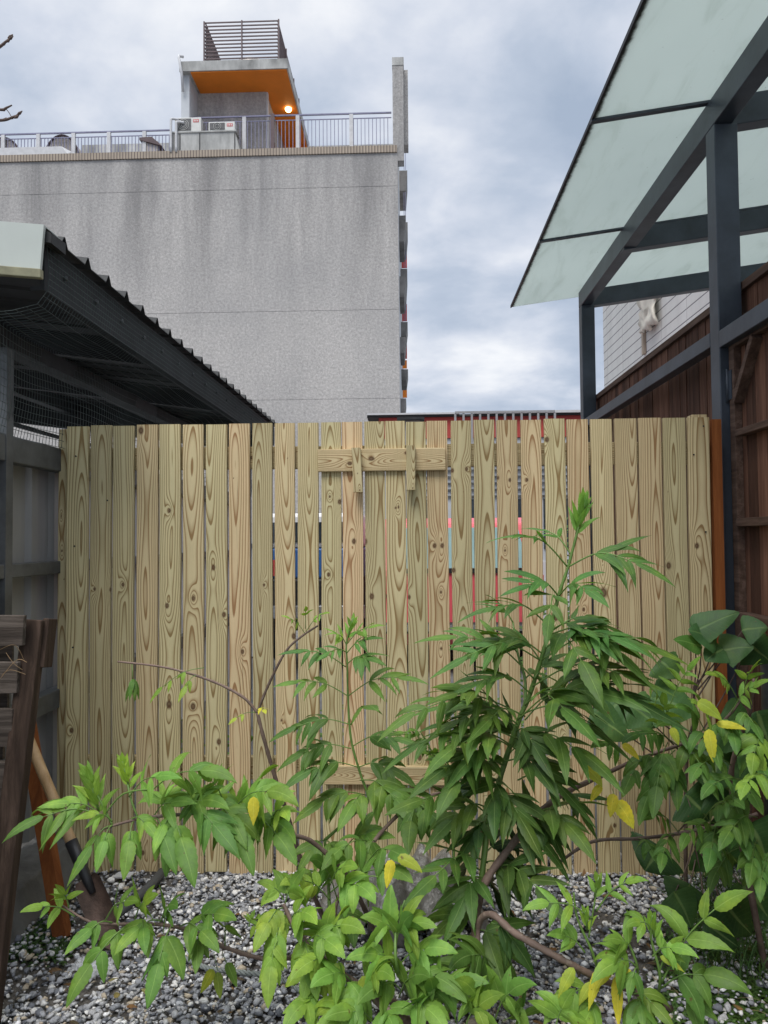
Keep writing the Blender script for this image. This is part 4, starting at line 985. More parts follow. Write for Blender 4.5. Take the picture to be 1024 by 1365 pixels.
# ================================================================== LEAFY SHRUBS
class Foliage:
    def __init__(s, seed=1): s.V = []; s.F = []; s.UV = []; s.C = []; s.r = random.Random(seed); s.st = MB()
    def blade(s, p, d, n, Ln, W, col, droop=.5, fold=.16, curl=.22, nt=14, shape='lance', serr=.05, twist=0.0):
        p = Vector(p); d = Vector(d).normalized(); n = Vector(n); n = (n - d * n.dot(d)); 
        if n.length < 1e-4: n = Vector((0, -1, .3)); n = n - d * n.dot(d)
        n.normalize(); o = len(s.V); st = Ln / nt; us = (-1, -.5, 0, .5, 1)
        wavep = s.r.uniform(0, 6.28); bend = s.r.uniform(-.25, .25)
        for i in range(nt + 1):
            t = i / nt
            if shape == 'lance': w = 2.72 * (t ** .62) * (1 - t) ** 1.08 * (1.12 - .25 * t)
            elif shape == 'ovate': w = 2.35 * (t ** .48) * (1 - t) ** .80 * (1.05 - .35 * t)
            else: w = 1.30 * (min(1, t * 6) ** .5) * (1 - t ** 2.1) ** .75 * (1.05 - .2 * t)   # broad
            if i in (0, nt): w = .02 if shape != 'broad' else .05
            sd = d.cross(n); 
            for u in us:
                ww = w * W / 2 * (1 + (serr * (1 if i % 2 else -1) if abs(u) == 1 else 0))
                q = p + sd * (u * ww) + n * (abs(u) * ww * fold * 2 - u * u * ww * curl * 2 + math.sin(t * 9 + wavep + u * 2) * W * .02)
                s.V.append(tuple(q)); s.UV.append((u, t))
            s.C += [col] * 5
            p = p + d * st
            d = (d + Vector((0, 0, -1)) * (droop * 1.6 / nt) * (1 + t) + sd * (bend * .8 / nt)).normalized(); n = (n - d * n.dot(d)).normalized()
            if twist: n = (Matrix.Rotation(twist / nt, 3, d) @ n)
        for i in range(nt):
            for j in range(4): a = o + i * 5 + j; s.F.append((a, a + 1, a + 6, a + 5))
    def jit(s, col, v=.16):
        k = 1 + s.r.uniform(-v, v); h = s.r.uniform(-.08, .08)
        return (max(0, col[0] * k * (1 + h)), max(0, col[1] * k), max(0, col[2] * k * (1 - h)), 1)
    def compound(s, a, b, pairs, Ln, W, col, up=(0, -.55, 1), sag=.10, droop=.5, spread=50, shape='lance', start=.38, arch=.12, hang=.25, colj=.12, stalk=True, petr=.0016):
        """a pinnate leaf: stalk from a to b, pairs of leaflets and one at the tip (b is the tip of the end leaflet)"""
        a = Vector(a); b = Vector(b); r = s.r; ax = b - a; tot = ax.length; Lt = min(Ln, tot * .62); up = Vector(up)
        rl = tot - Lt * .9; d0 = ax.normalized()
        mid = a + d0 * rl * .5 + Vector((0, 0, 1)) * tot * arch; end = a + d0 * rl + Vector((0, 0, 1)) * tot * arch * .7
        path = smooth_path([a, mid, end], 6); m = len(path) - 1
        if stalk: s.st.tube(path, radii(len(path), petr * 1.3, petr * .7), 5)
        def at(t):
            x = t * m; i = min(int(x), m - 1); f = x - i; return path[i].lerp(path[i + 1], f), (path[i + 1] - path[i]).normalized()
        base = s.jit(col, colj)
        for k in range(pairs):
            t = start + (.97 - start) * (k + .3) / pairs if pairs > 1 else .68
            p, tg = at(min(t, .98)); n = up - tg * up.dot(tg); n.normalize(); side = tg.cross(n)
            sz = Ln * r.uniform(.82, 1.12) * (.72 + .28 * math.sin(math.pi * min(1, (k + 1.2) / (pairs + .4)))) * r.uniform(.88, 1.08)
            for sg in (-1, 1):
                an = R(spread + r.uniform(-16, 16)); d = tg * math.cos(an) + side * (sg * math.sin(an)) - Vector((0, 0, 1)) * (hang + r.uniform(-.1, .15))
                nn = n + side * (sg * r.uniform(-.1, .35)) + Vector((r.uniform(-.35, .35), r.uniform(-.35, .2), r.uniform(-.2, .3)))
                s.blade(p, d, nn, sz, sz * W, s.jit(base[:3], .10), droop * r.uniform(.4, 1.6), twist=r.uniform(-1.1, 1.1), shape=shape, fold=r.uniform(.08, .26), curl=r.uniform(.1, .3))
        p, tg = at(1.0); tgt = b - p; d = (tg * .5 + tgt.normalized() * .7); n = up - d * up.dot(d)
        s.blade(p, d, n, max(Lt, tgt.length), Lt * W * 1.05, s.jit(base[:3], .07), droop * .6, shape=shape)
    def build(s, name, parent, part='foliage'):
        me = bpy.data.meshes.new(name); me.from_pydata(s.V, [], s.F)
        uvl = me.uv_layers.new(name='UVMap'); UV = np.array(s.UV, np.float32); li = np.zeros(len(me.loops), np.int32); me.loops.foreach_get('vertex_index', li)
        uvl.data.foreach_set('uv', UV[li].ravel()); at = me.attributes.new('tint', 'FLOAT_COLOR', 'POINT'); at.data.foreach_set('color', np.array(s.C, np.float32).ravel())
        me.polygons.foreach_set('use_smooth', [True] * len(me.polygons)); me.update(); me.materials.append(MATS['leaf'])
        o = bpy.data.objects.new(part, me); COL.objects.link(o); place_child(o, parent)
        if s.st.v: s.st.build('leaf_stalks', 'green_stem', parent)
        return o
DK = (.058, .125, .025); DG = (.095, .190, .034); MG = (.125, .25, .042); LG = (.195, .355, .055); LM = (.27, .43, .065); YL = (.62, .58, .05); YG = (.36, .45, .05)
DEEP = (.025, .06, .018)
def stem(parts_parent, pts, r0, r1, mat='bark', name='stem'):
    """pts: (px, py, Y) ... ; the first may be a Vector"""
    P = [p if isinstance(p, Vector) else PY(*p) for p in pts]; P = smooth_path(P, 6); b = MB(); rr = radii(len(P), r0, r1)
    rr = [q * (1 + .10 * math.sin(i * 2.1)) for i, q in enumerate(rr)]
    b.tube(P, rr, 10); b.build(name, mat, parts_parent); return P
def leaf(f, x0, y0, Y0, x1, y1, Y1, pairs, Ln, W=.34, col=DG, **k): f.compound(PY(x0, y0, Y0), PY(x1, y1, Y1), pairs, Ln, W, col, **k)
def fresh_tip(f, x, y, Y, x2, y2, n, Ln, col, spread=.6, W=.2):
    """a bunch of young upright leaflets at a shoot tip"""
    p = PY(x, y, Y); q = PY(x2, y2, Y); d0 = (q - p); L0 = d0.length; d0.normalize()
    for k in range(n):
        t = k / n; a = k * 2.4; sd = Vector((math.cos(a), math.sin(a) * .7, 0)) * spread * 1.55 * (1 - t * .6)
        f.blade(p + d0 * L0 * t * .7, d0 + sd, Vector((0, -1, .4)) - sd * .3, Ln * (1 - .45 * t), Ln * W, f.jit(col, .12), .35 * (1 - t))
    f.st.tube([p, p + d0 * L0 * .75], [.0028, .0015], 6)

# ---- A: tall dark elder in the centre right
sA = thing('elder_shrub', PZ(625, 1345, 0), 'tallest shrub, dark green with long drooping leaflets, right of centre', 'shrub')
bA = PZ(625, 1345, 0)
stem(sA, [bA, (628, 1280, 2.12), (640, 1190, 2.16), (650, 1100, 2.2)], .011, .008, 'green_stem')
stem(sA, [(650, 1100, 2.2), (672, 1020, 2.22), (692, 960, 2.22), (707, 924, 2.22), (724, 870, 2.2), (734, 837, 2.2), (746, 790, 2.2), (758, 754, 2.2), (772, 700, 2.2), (781, 665, 2.2)], .0085, .003, 'green_stem')
stem(sA, [PZ(632, 1350, 0), (636, 1290, 2.1), (634, 1235, 2.1), (645, 1180, 2.13), (683, 1126, 2.16), (716, 1086, 2.22), (752, 1058, 2.3), (796, 1037, 2.4), (836, 1018, 2.5)], .014, .006)
stem(sA, [(700, 940, 2.22), (700, 905, 2.3), (690, 870, 2.35), (684, 830, 2.4)], .005, .003, 'green_stem')
fA = Foliage(11)
fresh_tip(fA, 768, 712, 2.2, 783, 650, 13, .085, (.15, .33, .05), .38, .2)
G2 = (.085, .205, .04)
LA = [ # x0,y0,Y0, x1,y1,Y1, pairs, Ln, W, col, sag/droop
 (757,756,2.2, 655,715,2.1, 3,.105,.25,G2), (757,756,2.2, 905,775,2.05, 4,.125,.24,G2), (762,740,2.2, 700,700,2.28, 2,.08,.25,G2),
 (745,795,2.2, 672,790,2.05, 3,.115,.30,G2), (745,795,2.2, 812,800,2.0, 3,.11,.33,G2), (742,800,2.2, 727,860,1.95, 2,.12,.33,DG),
 (734,837,2.2, 612,818,2.08, 3,.135,.27,DG), (736,845,2.2, 880,915,2.0, 4,.155,.30,DG), (734,842,2.2, 850,850,2.25, 3,.12,.3,DG),
 (724,872,2.2, 600,880,2.1, 4,.14,.28,DG), (722,880,2.2, 925,880,2.05, 4,.165,.30,DG), 
 (712,905,2.2, 560,850,2.15, 3,.13,.26,DG), (708,925,2.2, 590,925,2.05, 4,.14,.32,DG), (715,925,2.2, 920,975,2.0, 4,.175,.31,DK),
 (700,950,2.2, 850,1010,2.1, 3,.15,.36,DK),
 (690,965,2.2, 560,985,2.05, 4,.14,.33,DG), (690,970,2.2, 545,950,2.2, 4,.13,.3,DG), 
 (680,995,2.2, 590,1050,2.0, 3,.14,.36,DG), (672,1015,2.2, 800,1100,2.05, 4,.15,.33,DK),
 (670,1020,2.2, 540,1060,2.05, 4,.14,.36,DG), (660,1060,2.2, 730,1150,2.0, 3,.15,.33,DK),
 (655,1080,2.2, 560,1130,2.05, 3,.13,.38,DG), (655,1085,2.2, 770,1170,2.1, 3,.14,.33,DK), 
 (645,1150,2.2, 720,1220,2.1, 3,.15,.32,DK), (642,1170,2.15, 590,1260,2.0, 3,.14,.36,DG),
 (638,1215,2.15, 560,1260,2.1, 3,.13,.36,DG), (716,1086,2.22, 760,1160,2.1, 2,.13,.33,DK),
 (716,1086,2.22, 660,1060,2.3, 3,.13,.3,DK), (752,1058,2.3, 800,1120,2.2, 2,.12,.34,DK), (700,1000,2.3, 620,960,2.4, 3,.13,.3,DK),
 (700,960,2.3, 800,930,2.4, 3,.13,.3,DK), (690,1040,2.3, 780,1080,2.4, 3,.13,.33,DK), (650,1120,2.3, 590,1100,2.45, 3,.13,.33,DK),
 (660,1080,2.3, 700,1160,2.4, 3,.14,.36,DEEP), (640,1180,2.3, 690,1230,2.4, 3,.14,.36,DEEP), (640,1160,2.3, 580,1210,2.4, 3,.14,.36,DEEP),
 (684,830,2.4, 640,800,2.4, 2,.09,.3,G2), (690,870,2.35, 640,868,2.3, 3,.10,.28,G2), (700,905,2.3, 745,930,2.4, 3,.11,.3,DG), (635,1240,2.1, 700,1330,2.05,3,.14,.35,DG),
 (636,1260,2.1, 600,1330,2.0,3,.13,.36,DG),
 (690,960,2.2, 860,935,1.98, 3,.16,.34,DG),(700,940,2.2, 800,985,1.9, 2,.17,.38,DG),(690,990,2.2, 840,1050,1.98, 3,.15,.32,DG),(672,1020,2.2, 575,1085,1.95, 2,.13,.42,DG),
 (690,1000,2.2, 560,1030,1.95, 3,.14,.34,DG),(655,1090,2.2, 520,1085,2.0, 3,.12,.36,DG),(680,960,2.2, 570,935,1.98, 3,.13,.30,DG),(730,850,2.2, 810,940,1.9, 2,.15,.38,DG),(715,1086,2.2,800,1140,2.0,2,.14,.36,DG),
 (650,1150,2.2, 540,1210,1.95, 3,.13,.4,DG),(650,1160,2.2,760,1230,1.95,3,.13,.38,DK),
 (700,955,2.2, 500,985,2.0, 4,.13,.28,DG),(690,985,2.2, 505,1030,2.02, 4,.13,.30,DG),(720,880,2.2, 575,905,2.0, 3,.13,.27,G2),(725,865,2.2, 870,870,1.98, 4,.13,.27,G2),(735,840,2.2, 830,880,2.0, 3,.12,.28,G2),(710,915,2.2,900,925,2.0,4,.15,.28,DG),
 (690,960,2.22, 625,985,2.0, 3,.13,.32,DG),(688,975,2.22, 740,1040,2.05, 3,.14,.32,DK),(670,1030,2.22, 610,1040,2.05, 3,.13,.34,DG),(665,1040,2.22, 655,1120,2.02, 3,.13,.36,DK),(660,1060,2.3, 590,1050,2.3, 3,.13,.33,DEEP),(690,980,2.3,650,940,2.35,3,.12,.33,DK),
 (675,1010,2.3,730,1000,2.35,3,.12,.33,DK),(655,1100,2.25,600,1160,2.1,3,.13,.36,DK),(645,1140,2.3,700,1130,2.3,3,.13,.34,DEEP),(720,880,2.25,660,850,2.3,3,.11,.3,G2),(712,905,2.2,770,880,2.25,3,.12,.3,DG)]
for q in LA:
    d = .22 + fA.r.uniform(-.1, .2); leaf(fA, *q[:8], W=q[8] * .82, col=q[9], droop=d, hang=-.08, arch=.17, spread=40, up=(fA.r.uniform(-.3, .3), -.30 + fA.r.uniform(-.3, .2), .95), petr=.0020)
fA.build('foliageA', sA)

# ---- B: slender light stem left of it
sB = thing('young_elder', PZ(440, 1330, 0), 'slender young elder stem with opposite leaves rising left of the tall dark shrub', 'shrub')
stem(sB, [PZ(440, 1330, 0), (440, 1250, 2.35), (438, 1180, 2.4), (433, 1120, 2.4), (438, 1060, 2.4), (425, 1040, 2.4)][0:4], .006, .005, 'green_stem')
stem(sB, [(433, 1120, 2.4), (478, 1080, 2.4), (491, 1065, 2.4), (480, 1030, 2.4), (468, 985, 2.4), (464, 930, 2.4), (463, 885, 2.4), (462, 857, 2.4), (470, 825, 2.4)], .005, .0022, 'green_stem')
fB = Foliage(21)
for q in [(464,928,2.4, 366,912,2.35,3,.085,.28,MG,.5),(464,928,2.4, 568,905,2.3,3,.105,.22,MG,.4),(468,966,2.4, 356,985,2.35,4,.10,.26,DG,.6),(468,966,2.4, 500,940,2.2,1,.10,.42,DG,.6),
 (468,998,2.4, 366,1020,2.35,4,.10,.3,DG,.6),(470,995,2.4, 560,990,2.3,3,.10,.3,DG,.5),(478,1023,2.4, 372,1045,2.3,3,.11,.34,DG,.6),(478,1023,2.4, 560,1040,2.35,3,.11,.32,DG,.6),
 (488,1060,2.4, 388,1090,2.3,3,.11,.36,DG,.7),(488,1060,2.4, 450,1100,2.25,2,.11,.4,MG,.8),(461,889,2.4, 374,868,2.35,3,.085,.24,G2,.4),(463,885,2.4, 512,880,2.3,3,.08,.3,G2,.7),
 (462,860,2.4, 436,835,2.35,2,.06,.26,LG,.5),(463,858,2.4, 510,830,2.35,2,.065,.26,LG,.4),(463,870,2.4, 508,846,2.35,3,.07,.24,G2,.5),(463,870,2.4,420,878,2.3,2,.065,.26,G2,.5),
 (433,1120,2.4, 395,1160,2.3,2,.10,.4,MG,.7),(433,1120,2.4, 470,1180,2.3,3,.10,.4,MG,.7),(460,1130,2.4, 520,1110,2.3,3,.10,.4,MG,.6),(436,1170,2.38,380,1180,2.2,3,.09,.42,MG,.7),
 (490,1065,2.4,580,1075,2.3,3,.12,.36,MG,.6),(480,1040,2.4,560,1100,2.2,3,.12,.4,MG,.6)]:
    leaf(fB, *q[:8], W=q[8], col=q[9], droop=q[10] * .7, hang=.15, spread=44, up=(fB.r.uniform(-.2, .2), -.5, .9), petr=.0015)
fresh_tip(fB, 464, 850, 2.4, 474, 815, 7, .05, (.17, .36, .05), .5, .25)
fB.build('foliageB', sB)
# small thin upright shoots behind, against the fence
sS = thing('fence_foot_sapling', PY(606, 1100, 2.75), 'small fine leaved sapling close to the fence behind the tall dark shrub', 'sapling')
fS = Foliage(31); bs = PZ(600, 1210, 0)
stem(sS, [Vector((bs.x, 2.8, 0)), (606, 1080, 2.78), (607, 980, 2.75), (609, 925, 2.75)], .005, .0018, 'green_stem'); stem(sS, [(606, 1050, 2.78), (575, 1000, 2.75), (560, 975, 2.72)], .003, .0015, 'green_stem')
for k in range(12):
    y = 1040 - k * 9.5; sg = -1 if k % 2 else 1; leaf(fS, 607, y, 2.76, 607 + sg * (30 - k), y - 12 + fS.r.uniform(-8, 8), 2.72, 3, .045, W=.34, col=MG, hang=.1, droop=.4, petr=.001)
for k in range(6): leaf(fS, 590 - k * 6, 1020 - k * 8, 2.75, 560 - k * 9 + 30 * (k % 2), 1000 - k * 6, 2.7, 3, .05, W=.34, col=MG, hang=.2, petr=.001)
fS.build('foliageS', sS)

# ---- C + D: leafy left shrub with the two cut, nearly bare branches
sC = thing('pruned_shrub', PZ(430, 1240, 0), 'brown branched shrub with two long nearly bare arching twigs against the left boards', 'shrub')
stem(sC, [PZ(440, 1245, 0), (418, 1192, 2.6), (402, 1150, 2.58), (386, 1095, 2.55), (368, 1040, 2.52), (352, 985, 2.5), (343, 950, 2.5)], .009, .0055)
stem(sC, [(343, 950, 2.5), (325, 930, 2.5), (290, 911, 2.5), (250, 897, 2.5), (210, 888, 2.5), (157, 882, 2.5)], .005, .003, name='twig')
stem(sC, [(344, 948, 2.5), (357, 915, 2.5), (380, 870, 2.5), (400, 850, 2.5), (424, 834, 2.5)], .005, .003, name='twig')
fC = Foliage(41)
for k in range(8): # wilted bunch
    a = k * .785; fC.blade(PY(177, 905 + 2 * (k % 3), 2.49), Vector((math.cos(a) * .55, math.sin(a) * .55, -1)), Vector((math.cos(a), math.sin(a) - .6, .3)), .07, .020, fC.jit((.10, .21, .035), .2), .5, fold=.3)
fC.st.tube([PY(176, 885, 2.5), PY(177, 908, 2.49)], .0015, 5)
leaf(fC, 272, 890, 2.5, 196, 935, 2.45, 2, .06, W=.34, col=LG, hang=.5, droop=.5, petr=.0012)
leaf(fC, 262, 900, 2.5, 236, 935, 2.42, 1, .06, W=.36, col=LM, hang=.6, droop=.5, petr=.0012)
leaf(fC, 343, 950, 2.5, 303, 965, 2.45, 1, .035, W=.45, col=YG, hang=.3, petr=.001); leaf(fC, 343, 948, 2.5, 354, 950, 2.4, 1, .03, W=.5, col=YL, hang=.1, petr=.001)
leaf(fC, 407, 845, 2.5, 378, 820, 2.45, 2, .035, W=.4, col=LG, hang=.1, petr=.001); leaf(fC, 408, 842, 2.5, 438, 815, 2.45, 2, .035, W=.4, col=LG, hang=.0, petr=.001); leaf(fC, 407, 838, 2.5, 408, 808, 2.45, 1, .035, W=.4, col=LG, hang=.0, petr=.001)
fC.build('foliageC', sC)
sD = thing('light_green_branch', PZ(500, 1260, 0), 'light green leafy branches spreading across the foot of the left boards', 'shrub')
stem(sD, [PZ(520, 1290, 0), (470, 1180, 2.25), (420, 1125, 2.2), (385, 1112, 2.15), (340, 1095, 2.1), (300, 1082, 2.05), (240, 1086, 2.02), (195, 1090, 2.0), (160, 1098, 2.0), (135, 1106, 2.0)], .0075, .003)
fD = Foliage(51)
fresh_tip(fD, 132, 1082, 2.0, 112, 1012, 13, .085, LG, .5, .24); fresh_tip(fD, 172, 1050, 2.02, 160, 1000, 11, .06, (.24, .42, .06), .5, .28)
fD.st.tube(smooth_path([PY(150, 1100, 2.0), PY(140, 1080, 2.0), PY(125, 1050, 2.0)], 4), .0028, 6); fD.st.tube(smooth_path([PY(185, 1092, 2.0), PY(176, 1070, 2.0), PY(170, 1045, 2.02)], 4), .0028, 6)
fD.st.tube(smooth_path([PY(140, 1085, 2.0), PY(165, 1058, 1.98), PY(205, 1052, 1.95)], 4), .0022, 6)
for q in [(140,1088,2.0, 0,1108,1.9,3,.11,.25,MG,.5,.2),(132,1085,2.0,55,1070,1.95,3,.08,.3,LG,.4,.1),(150,1100,2.0, 85,1180,1.9,1,.115,.28,MG,.3,.4),(178,1095,2.0, 165,1170,1.88,1,.10,.42,LG,.6,.7),
 (205,1090,2.0, 235,1160,1.88,1,.105,.40,MG,.6,.8),(150,1100,2.0,125,1160,1.9,1,.10,.4,LG,.6,.7),(225,1088,2.0, 262,1175,1.85,1,.13,.40,MG,.5,.8),(255,1085,2.0,320,1135,1.88,2,.12,.34,MG,.5,.5),(195,1060,2.0, 312,1025,1.95,2,.11,.34,MG,.6,.1),
 (172,1062,2.0,235,1030,1.92,2,.09,.3,LG,.5,.1),(300,1080,2.05, 340,1160,1.9,2,.12,.38,MG,.6,.6),(310,1080,2.05,394,1052,1.95,3,.11,.36,LG,.7,.2),(330,1090,2.1, 397,1145,1.95,2,.105,.42,MG,.6,.5),
 (300,1075,2.05,265,1020,2.0,2,.08,.34,LG,.5,.1),(285,1080,2.05,310,1040,2.1,2,.08,.34,MG,.5,.2),(345,1095,2.1,300,1110,1.95,2,.09,.36,MG,.6,.5),(360,1100,2.1,385,1080,1.95,2,.08,.4,LM,.6,.4),
 (235,1085,2.02,200,1130,1.9,1,.09,.38,LG,.5,.6),(220,1085,2.02,215,1040,2.05,2,.08,.3,LG,.5,.1),(260,1085,2.02,250,1040,2.0,3,.09,.33,MG,.5,.2),(320,1088,2.1,360,1050,2.05,3,.09,.35,LG,.6,.2),
 (205,1088,2.02,255,1062,1.96,3,.09,.33,MG,.5,.15),(245,1085,2.02,300,1060,1.95,2,.10,.36,MG,.6,.2),(175,1092,2.0,215,1115,1.93,2,.08,.33,LG,.5,.3),(270,1082,2.04,225,1068,2.0,2,.08,.34,MG,.5,.1),(150,1095,2.0,100,1085,1.95,2,.075,.3,LG,.4,.1),
 (290,1080,2.05,330,1120,1.93,2,.10,.38,MG,.6,.4),(325,1090,2.1,290,1055,2.05,2,.08,.34,LG,.5,.1),(350,1095,2.1,395,1110,2.0,2,.09,.42,LG,.6,.3)]:
    leaf(fD, *q[:8], W=q[8], col=q[9], droop=q[10], hang=q[11], up=(0, -.8, .7), petr=.0016, shape='lance' if q[8] < .36 else 'ovate')
fD.blade(PY(338, 1062, 1.97), Vector((.05, -.2, -1)), Vector((.2, -1, .2)), .07, .032, (.62, .55, .05, 1), .2)
fD.build('foliageD', sD)

# ---- E: low branch at the lower left
sE = thing('low_elder_branch', PZ(560, 1340, 0), 'low branch sprawling over the gravel at lower left with broad hanging leaflets', 'branch')
stem(sE, [PZ(560, 1350, 0), (500, 1325, 2.0), (457, 1299, 2.0), (424, 1273, 2.05), (359, 1279, 2.05), (300, 1263, 2.05), (250, 1240, 2.02), (205, 1232, 2.0), (150, 1232, 2.0), (118, 1228, 2.0), (80, 1205, 2.0)], .0085, .0025)
fE = Foliage(61)
for q in [(100,1222,2.0, 32,1210,1.92,2,.055,.4,LG,.4,.2),(92,1210,2.0,78,1180,1.97,2,.045,.35,LG,.2,-.1),(185,1228,2.0, 80,1340,1.85,2,.10,.42,MG,.5,.45),(190,1228,2.0,192,1262,1.88,1,.085,.4,MG,.5,.4),
 (150,1230,2.0,85,1262,1.9,1,.085,.42,MG,.4,.4),(215,1228,2.0, 150,1262,1.9,1,.09,.4,LG,.4,.3),(230,1232,2.0, 196,1345,1.85,2,.095,.45,MG,.4,.5),(240,1235,2.0,290,1260,1.88,2,.085,.42,MG,.5,.4),
 (255,1238,2.0,308,1218,1.9,2,.085,.42,MG,.5,.3),(180,1225,2.0,205,1190,1.95,2,.07,.38,LG,.4,.1),(140,1228,2.0,180,1200,1.9,2,.07,.38,MG,.3,.1),(215,1228,2.0,235,1200,1.92,2,.075,.4,MG,.4,.1),
 (265,1245,2.02,262,1290,1.9,1,.08,.42,MG,.4,.6),(300,1263,2.05,300,1215,2.0,1,.06,.45,MG,.3,.1)]:
    leaf(fE, *q[:8], W=q[8], col=q[9], droop=q[10], hang=q[11], up=(0, -.75, .75), petr=.0018, shape='ovate')
for (x, y, c, dx) in ((284, 1292, YG, -.5), (290, 1296, (.2, .3, .05), .1), (303, 1283, MG, .5)): fE.blade(PY(x, y, 2.03), Vector((dx, -.2, -1)), Vector((0, -1, .3)), .065, .028, fE.jit(c), .1, shape='ovate')
fE.st.tube([PY(285, 1270, 2.05), PY(290, 1294, 2.03)], .001, 5); fE.st.tube([PY(296, 1268, 2.05), PY(302, 1284, 2.03)], .001, 5)
fE.build('foliageE', sE)

# ---- F: lime green low mass bottom centre
sF = thing('lime_shrub', PZ(520, 1345, 0), 'low bushy shrub with rounded lime green leaves at bottom centre', 'shrub')
stem(sF, [PZ(600, 1352, 0), (540, 1360, 1.85), (488, 1320, 1.9), (457, 1299, 1.93), (424, 1273, 1.95), (395, 1240, 1.98), (378, 1205, 2.0)], .011, .005)
stem(sF, [PZ(560, 1350, 0), (532, 1300, 1.9), (528, 1240, 1.9), (540, 1200, 1.92)], .005, .0025, 'green_stem')
stem(sF, [PZ(470, 1250, 0), (450, 1230, 2.25), (452, 1195, 2.25), (500, 1120, 2.3), (545, 1075, 2.35), (590, 1055, 2.4)], .007, .005)
fF = Foliage(71)
for q in [(378,1210,2.0, 335,1265,1.9,3,.075,.5,LM,.6,.4),(378,1215,2.0, 352,1345,1.85,4,.085,.48,LM,.6,.5),(385,1230,2.0,420,1215,1.9,3,.08,.5,LG,.6,.3),(395,1240,2.0, 345,1240,1.95,3,.07,.5,LM,.6,.2),
 (400,1245,2.0, 425,1330,1.85,3,.085,.48,LG,.5,.5),(415,1260,1.98,480,1230,1.88,3,.085,.5,LG,.6,.3),(424,1273,1.95,400,1335,1.85,3,.085,.5,LM,.5,.5),(430,1270,1.95,440,1210,1.95,3,.08,.5,LG,.6,.1),
 (380,1205,2.0,400,1160,2.0,3,.07,.5,LG,.6,.1),(378,1200,2.0,350,1170,2.0,3,.06,.5,LM,.6,.2),(440,1200,2.1,380,1170,2.0,3,.07,.48,LM,.6,.3),(440,1180,2.1,470,1150,2.0,3,.075,.48,LG,.6,.2),(440,1190,2.1,500,1190,1.95,3,.08,.5,LG,.6,.3),
 (532,1330,1.9,565,1290,1.82,2,.085,.48,MG,.6,.1),(530,1290,1.9,470,1265,1.85,2,.09,.42,LG,.7,.1),(530,1290,1.9,600,1255,1.85,2,.09,.42,LG,.7,.1),(528,1260,1.9,545,1215,1.85,2,.085,.5,MG,.5,-.1),
 (535,1320,1.9,480,1320,1.8,2,.09,.45,MG,.6,.2),(500,1365,1.85,440,1345,1.78,3,.08,.48,LG,.6,.2),(560,1345,1.85,640,1300,1.8,2,.09,.42,MG,.6,.1),(580,1355,1.85,575,1300,1.8,3,.08,.46,MG,.6,.1),
 (430,1330,1.9,375,1360,1.8,3,.08,.5,LG,.6,.4),(460,1310,1.9,480,1370,1.78,3,.085,.5,LG,.6,.4),(355,1215,2.0,332,1250,2.0,2,.03,.5,LM,.3,.3),(332,1235,2.0,338,1215,2.0,2,.025,.5,LM,.3,.2),
 (490,1150,2.2,540,1140,2.0,1,.10,.46,MG,.6,.3),(500,1120,2.3,480,1170,2.15,2,.09,.45,MG,.6,.5),(540,1078,2.35,600,1110,2.1,2,.12,.42,DG,.5,.5),(560,1068,2.35,540,1130,2.1,2,.11,.42,DG,.5,.6),
 (532,1300,1.9,620,1320,1.78,2,.095,.44,MG,.6,.1),(545,1340,1.85,600,1365,1.75,2,.09,.46,LG,.6,.2),(528,1250,1.9,490,1215,1.88,2,.085,.46,LG,.6,.0),(528,1245,1.9,575,1225,1.85,2,.085,.44,LG,.6,.0),
 (470,1310,1.9,420,1300,1.8,3,.08,.5,LG,.6,.2),(480,1320,1.9,520,1290,1.8,3,.08,.48,LG,.6,.1),(440,1285,1.92,390,1290,1.82,3,.08,.5,LM,.6,.3),(410,1255,1.95,455,1265,1.83,3,.08,.48,LG,.6,.3),
 (510,1350,1.85,530,1375,1.75,3,.085,.48,LG,.6,.3),(470,1345,1.85,415,1380,1.75,3,.085,.48,LG,.6,.3),(450,1200,2.2,420,1140,2.1,3,.08,.45,MG,.6,.2),(455,1190,2.2,545,1165,2.0,2,.09,.45,MG,.6,.3),(450,1220,2.2,475,1250,2.0,3,.085,.45,DG,.6,.4),
 (500,1125,2.3,430,1150,2.1,2,.09,.42,MG,.6,.3)]:
    leaf(fF, *q[:8], W=q[8], col=q[9], droop=q[10], hang=q[11], up=(0, -.75, .8), petr=.0016, shape='ovate')
for (x, y, dx, dz, L_, c) in ((522, 1146, -.2, -1, .065, YL), (530, 1143, .9, -.1, .07, YG), (490, 1300, -.3, -1, .09, YG), (455, 1283, -.4, -.9, .085, (.3, .42, .06))):
    fF.blade(PY(x, y, 1.88), Vector((dx, -.3, dz)), Vector((.1, -1, .4)), L_, L_ * .42, fF.jit(c, .05), .3, shape='ovate')
fF.build('foliageF', sF)

# ---- I: bottom right shoots on the pale thick branch
sI = thing('pale_branch_shoots', PZ(640, 1345, 0), 'thick pale branch running to bottom right with fresh shoots and yellowing leaves', 'shrub')
stem(sI, [PZ(640, 1352, 0), (637, 1290, 2.05), (637, 1235, 2.04), (655, 1219, 2.0), (685, 1243, 1.95), (725, 1266, 1.9), (760, 1285, 1.88), (800, 1305, 1.9), (845, 1322, 1.95), (895, 1345, 2.0)], .0095, .0075, 'bark')
fI = Foliage(81)
for pts in ([(800, 1305, 1.9), (790, 1270, 1.88), (770, 1225, 1.88), (765, 1190, 1.88)], [(876, 1335, 1.9), (880, 1300, 1.86), (868, 1250, 1.86), (870, 1220, 1.86)], [(845, 1322, 1.9), (850, 1290, 1.85), (835, 1250, 1.85)]):
    MB().tube(smooth_path([PY(*p) for p in pts], 5), radii(len(pts) * 5 - 4, .0042, .0022), 7).build('shoot', 'green_stem', sI)
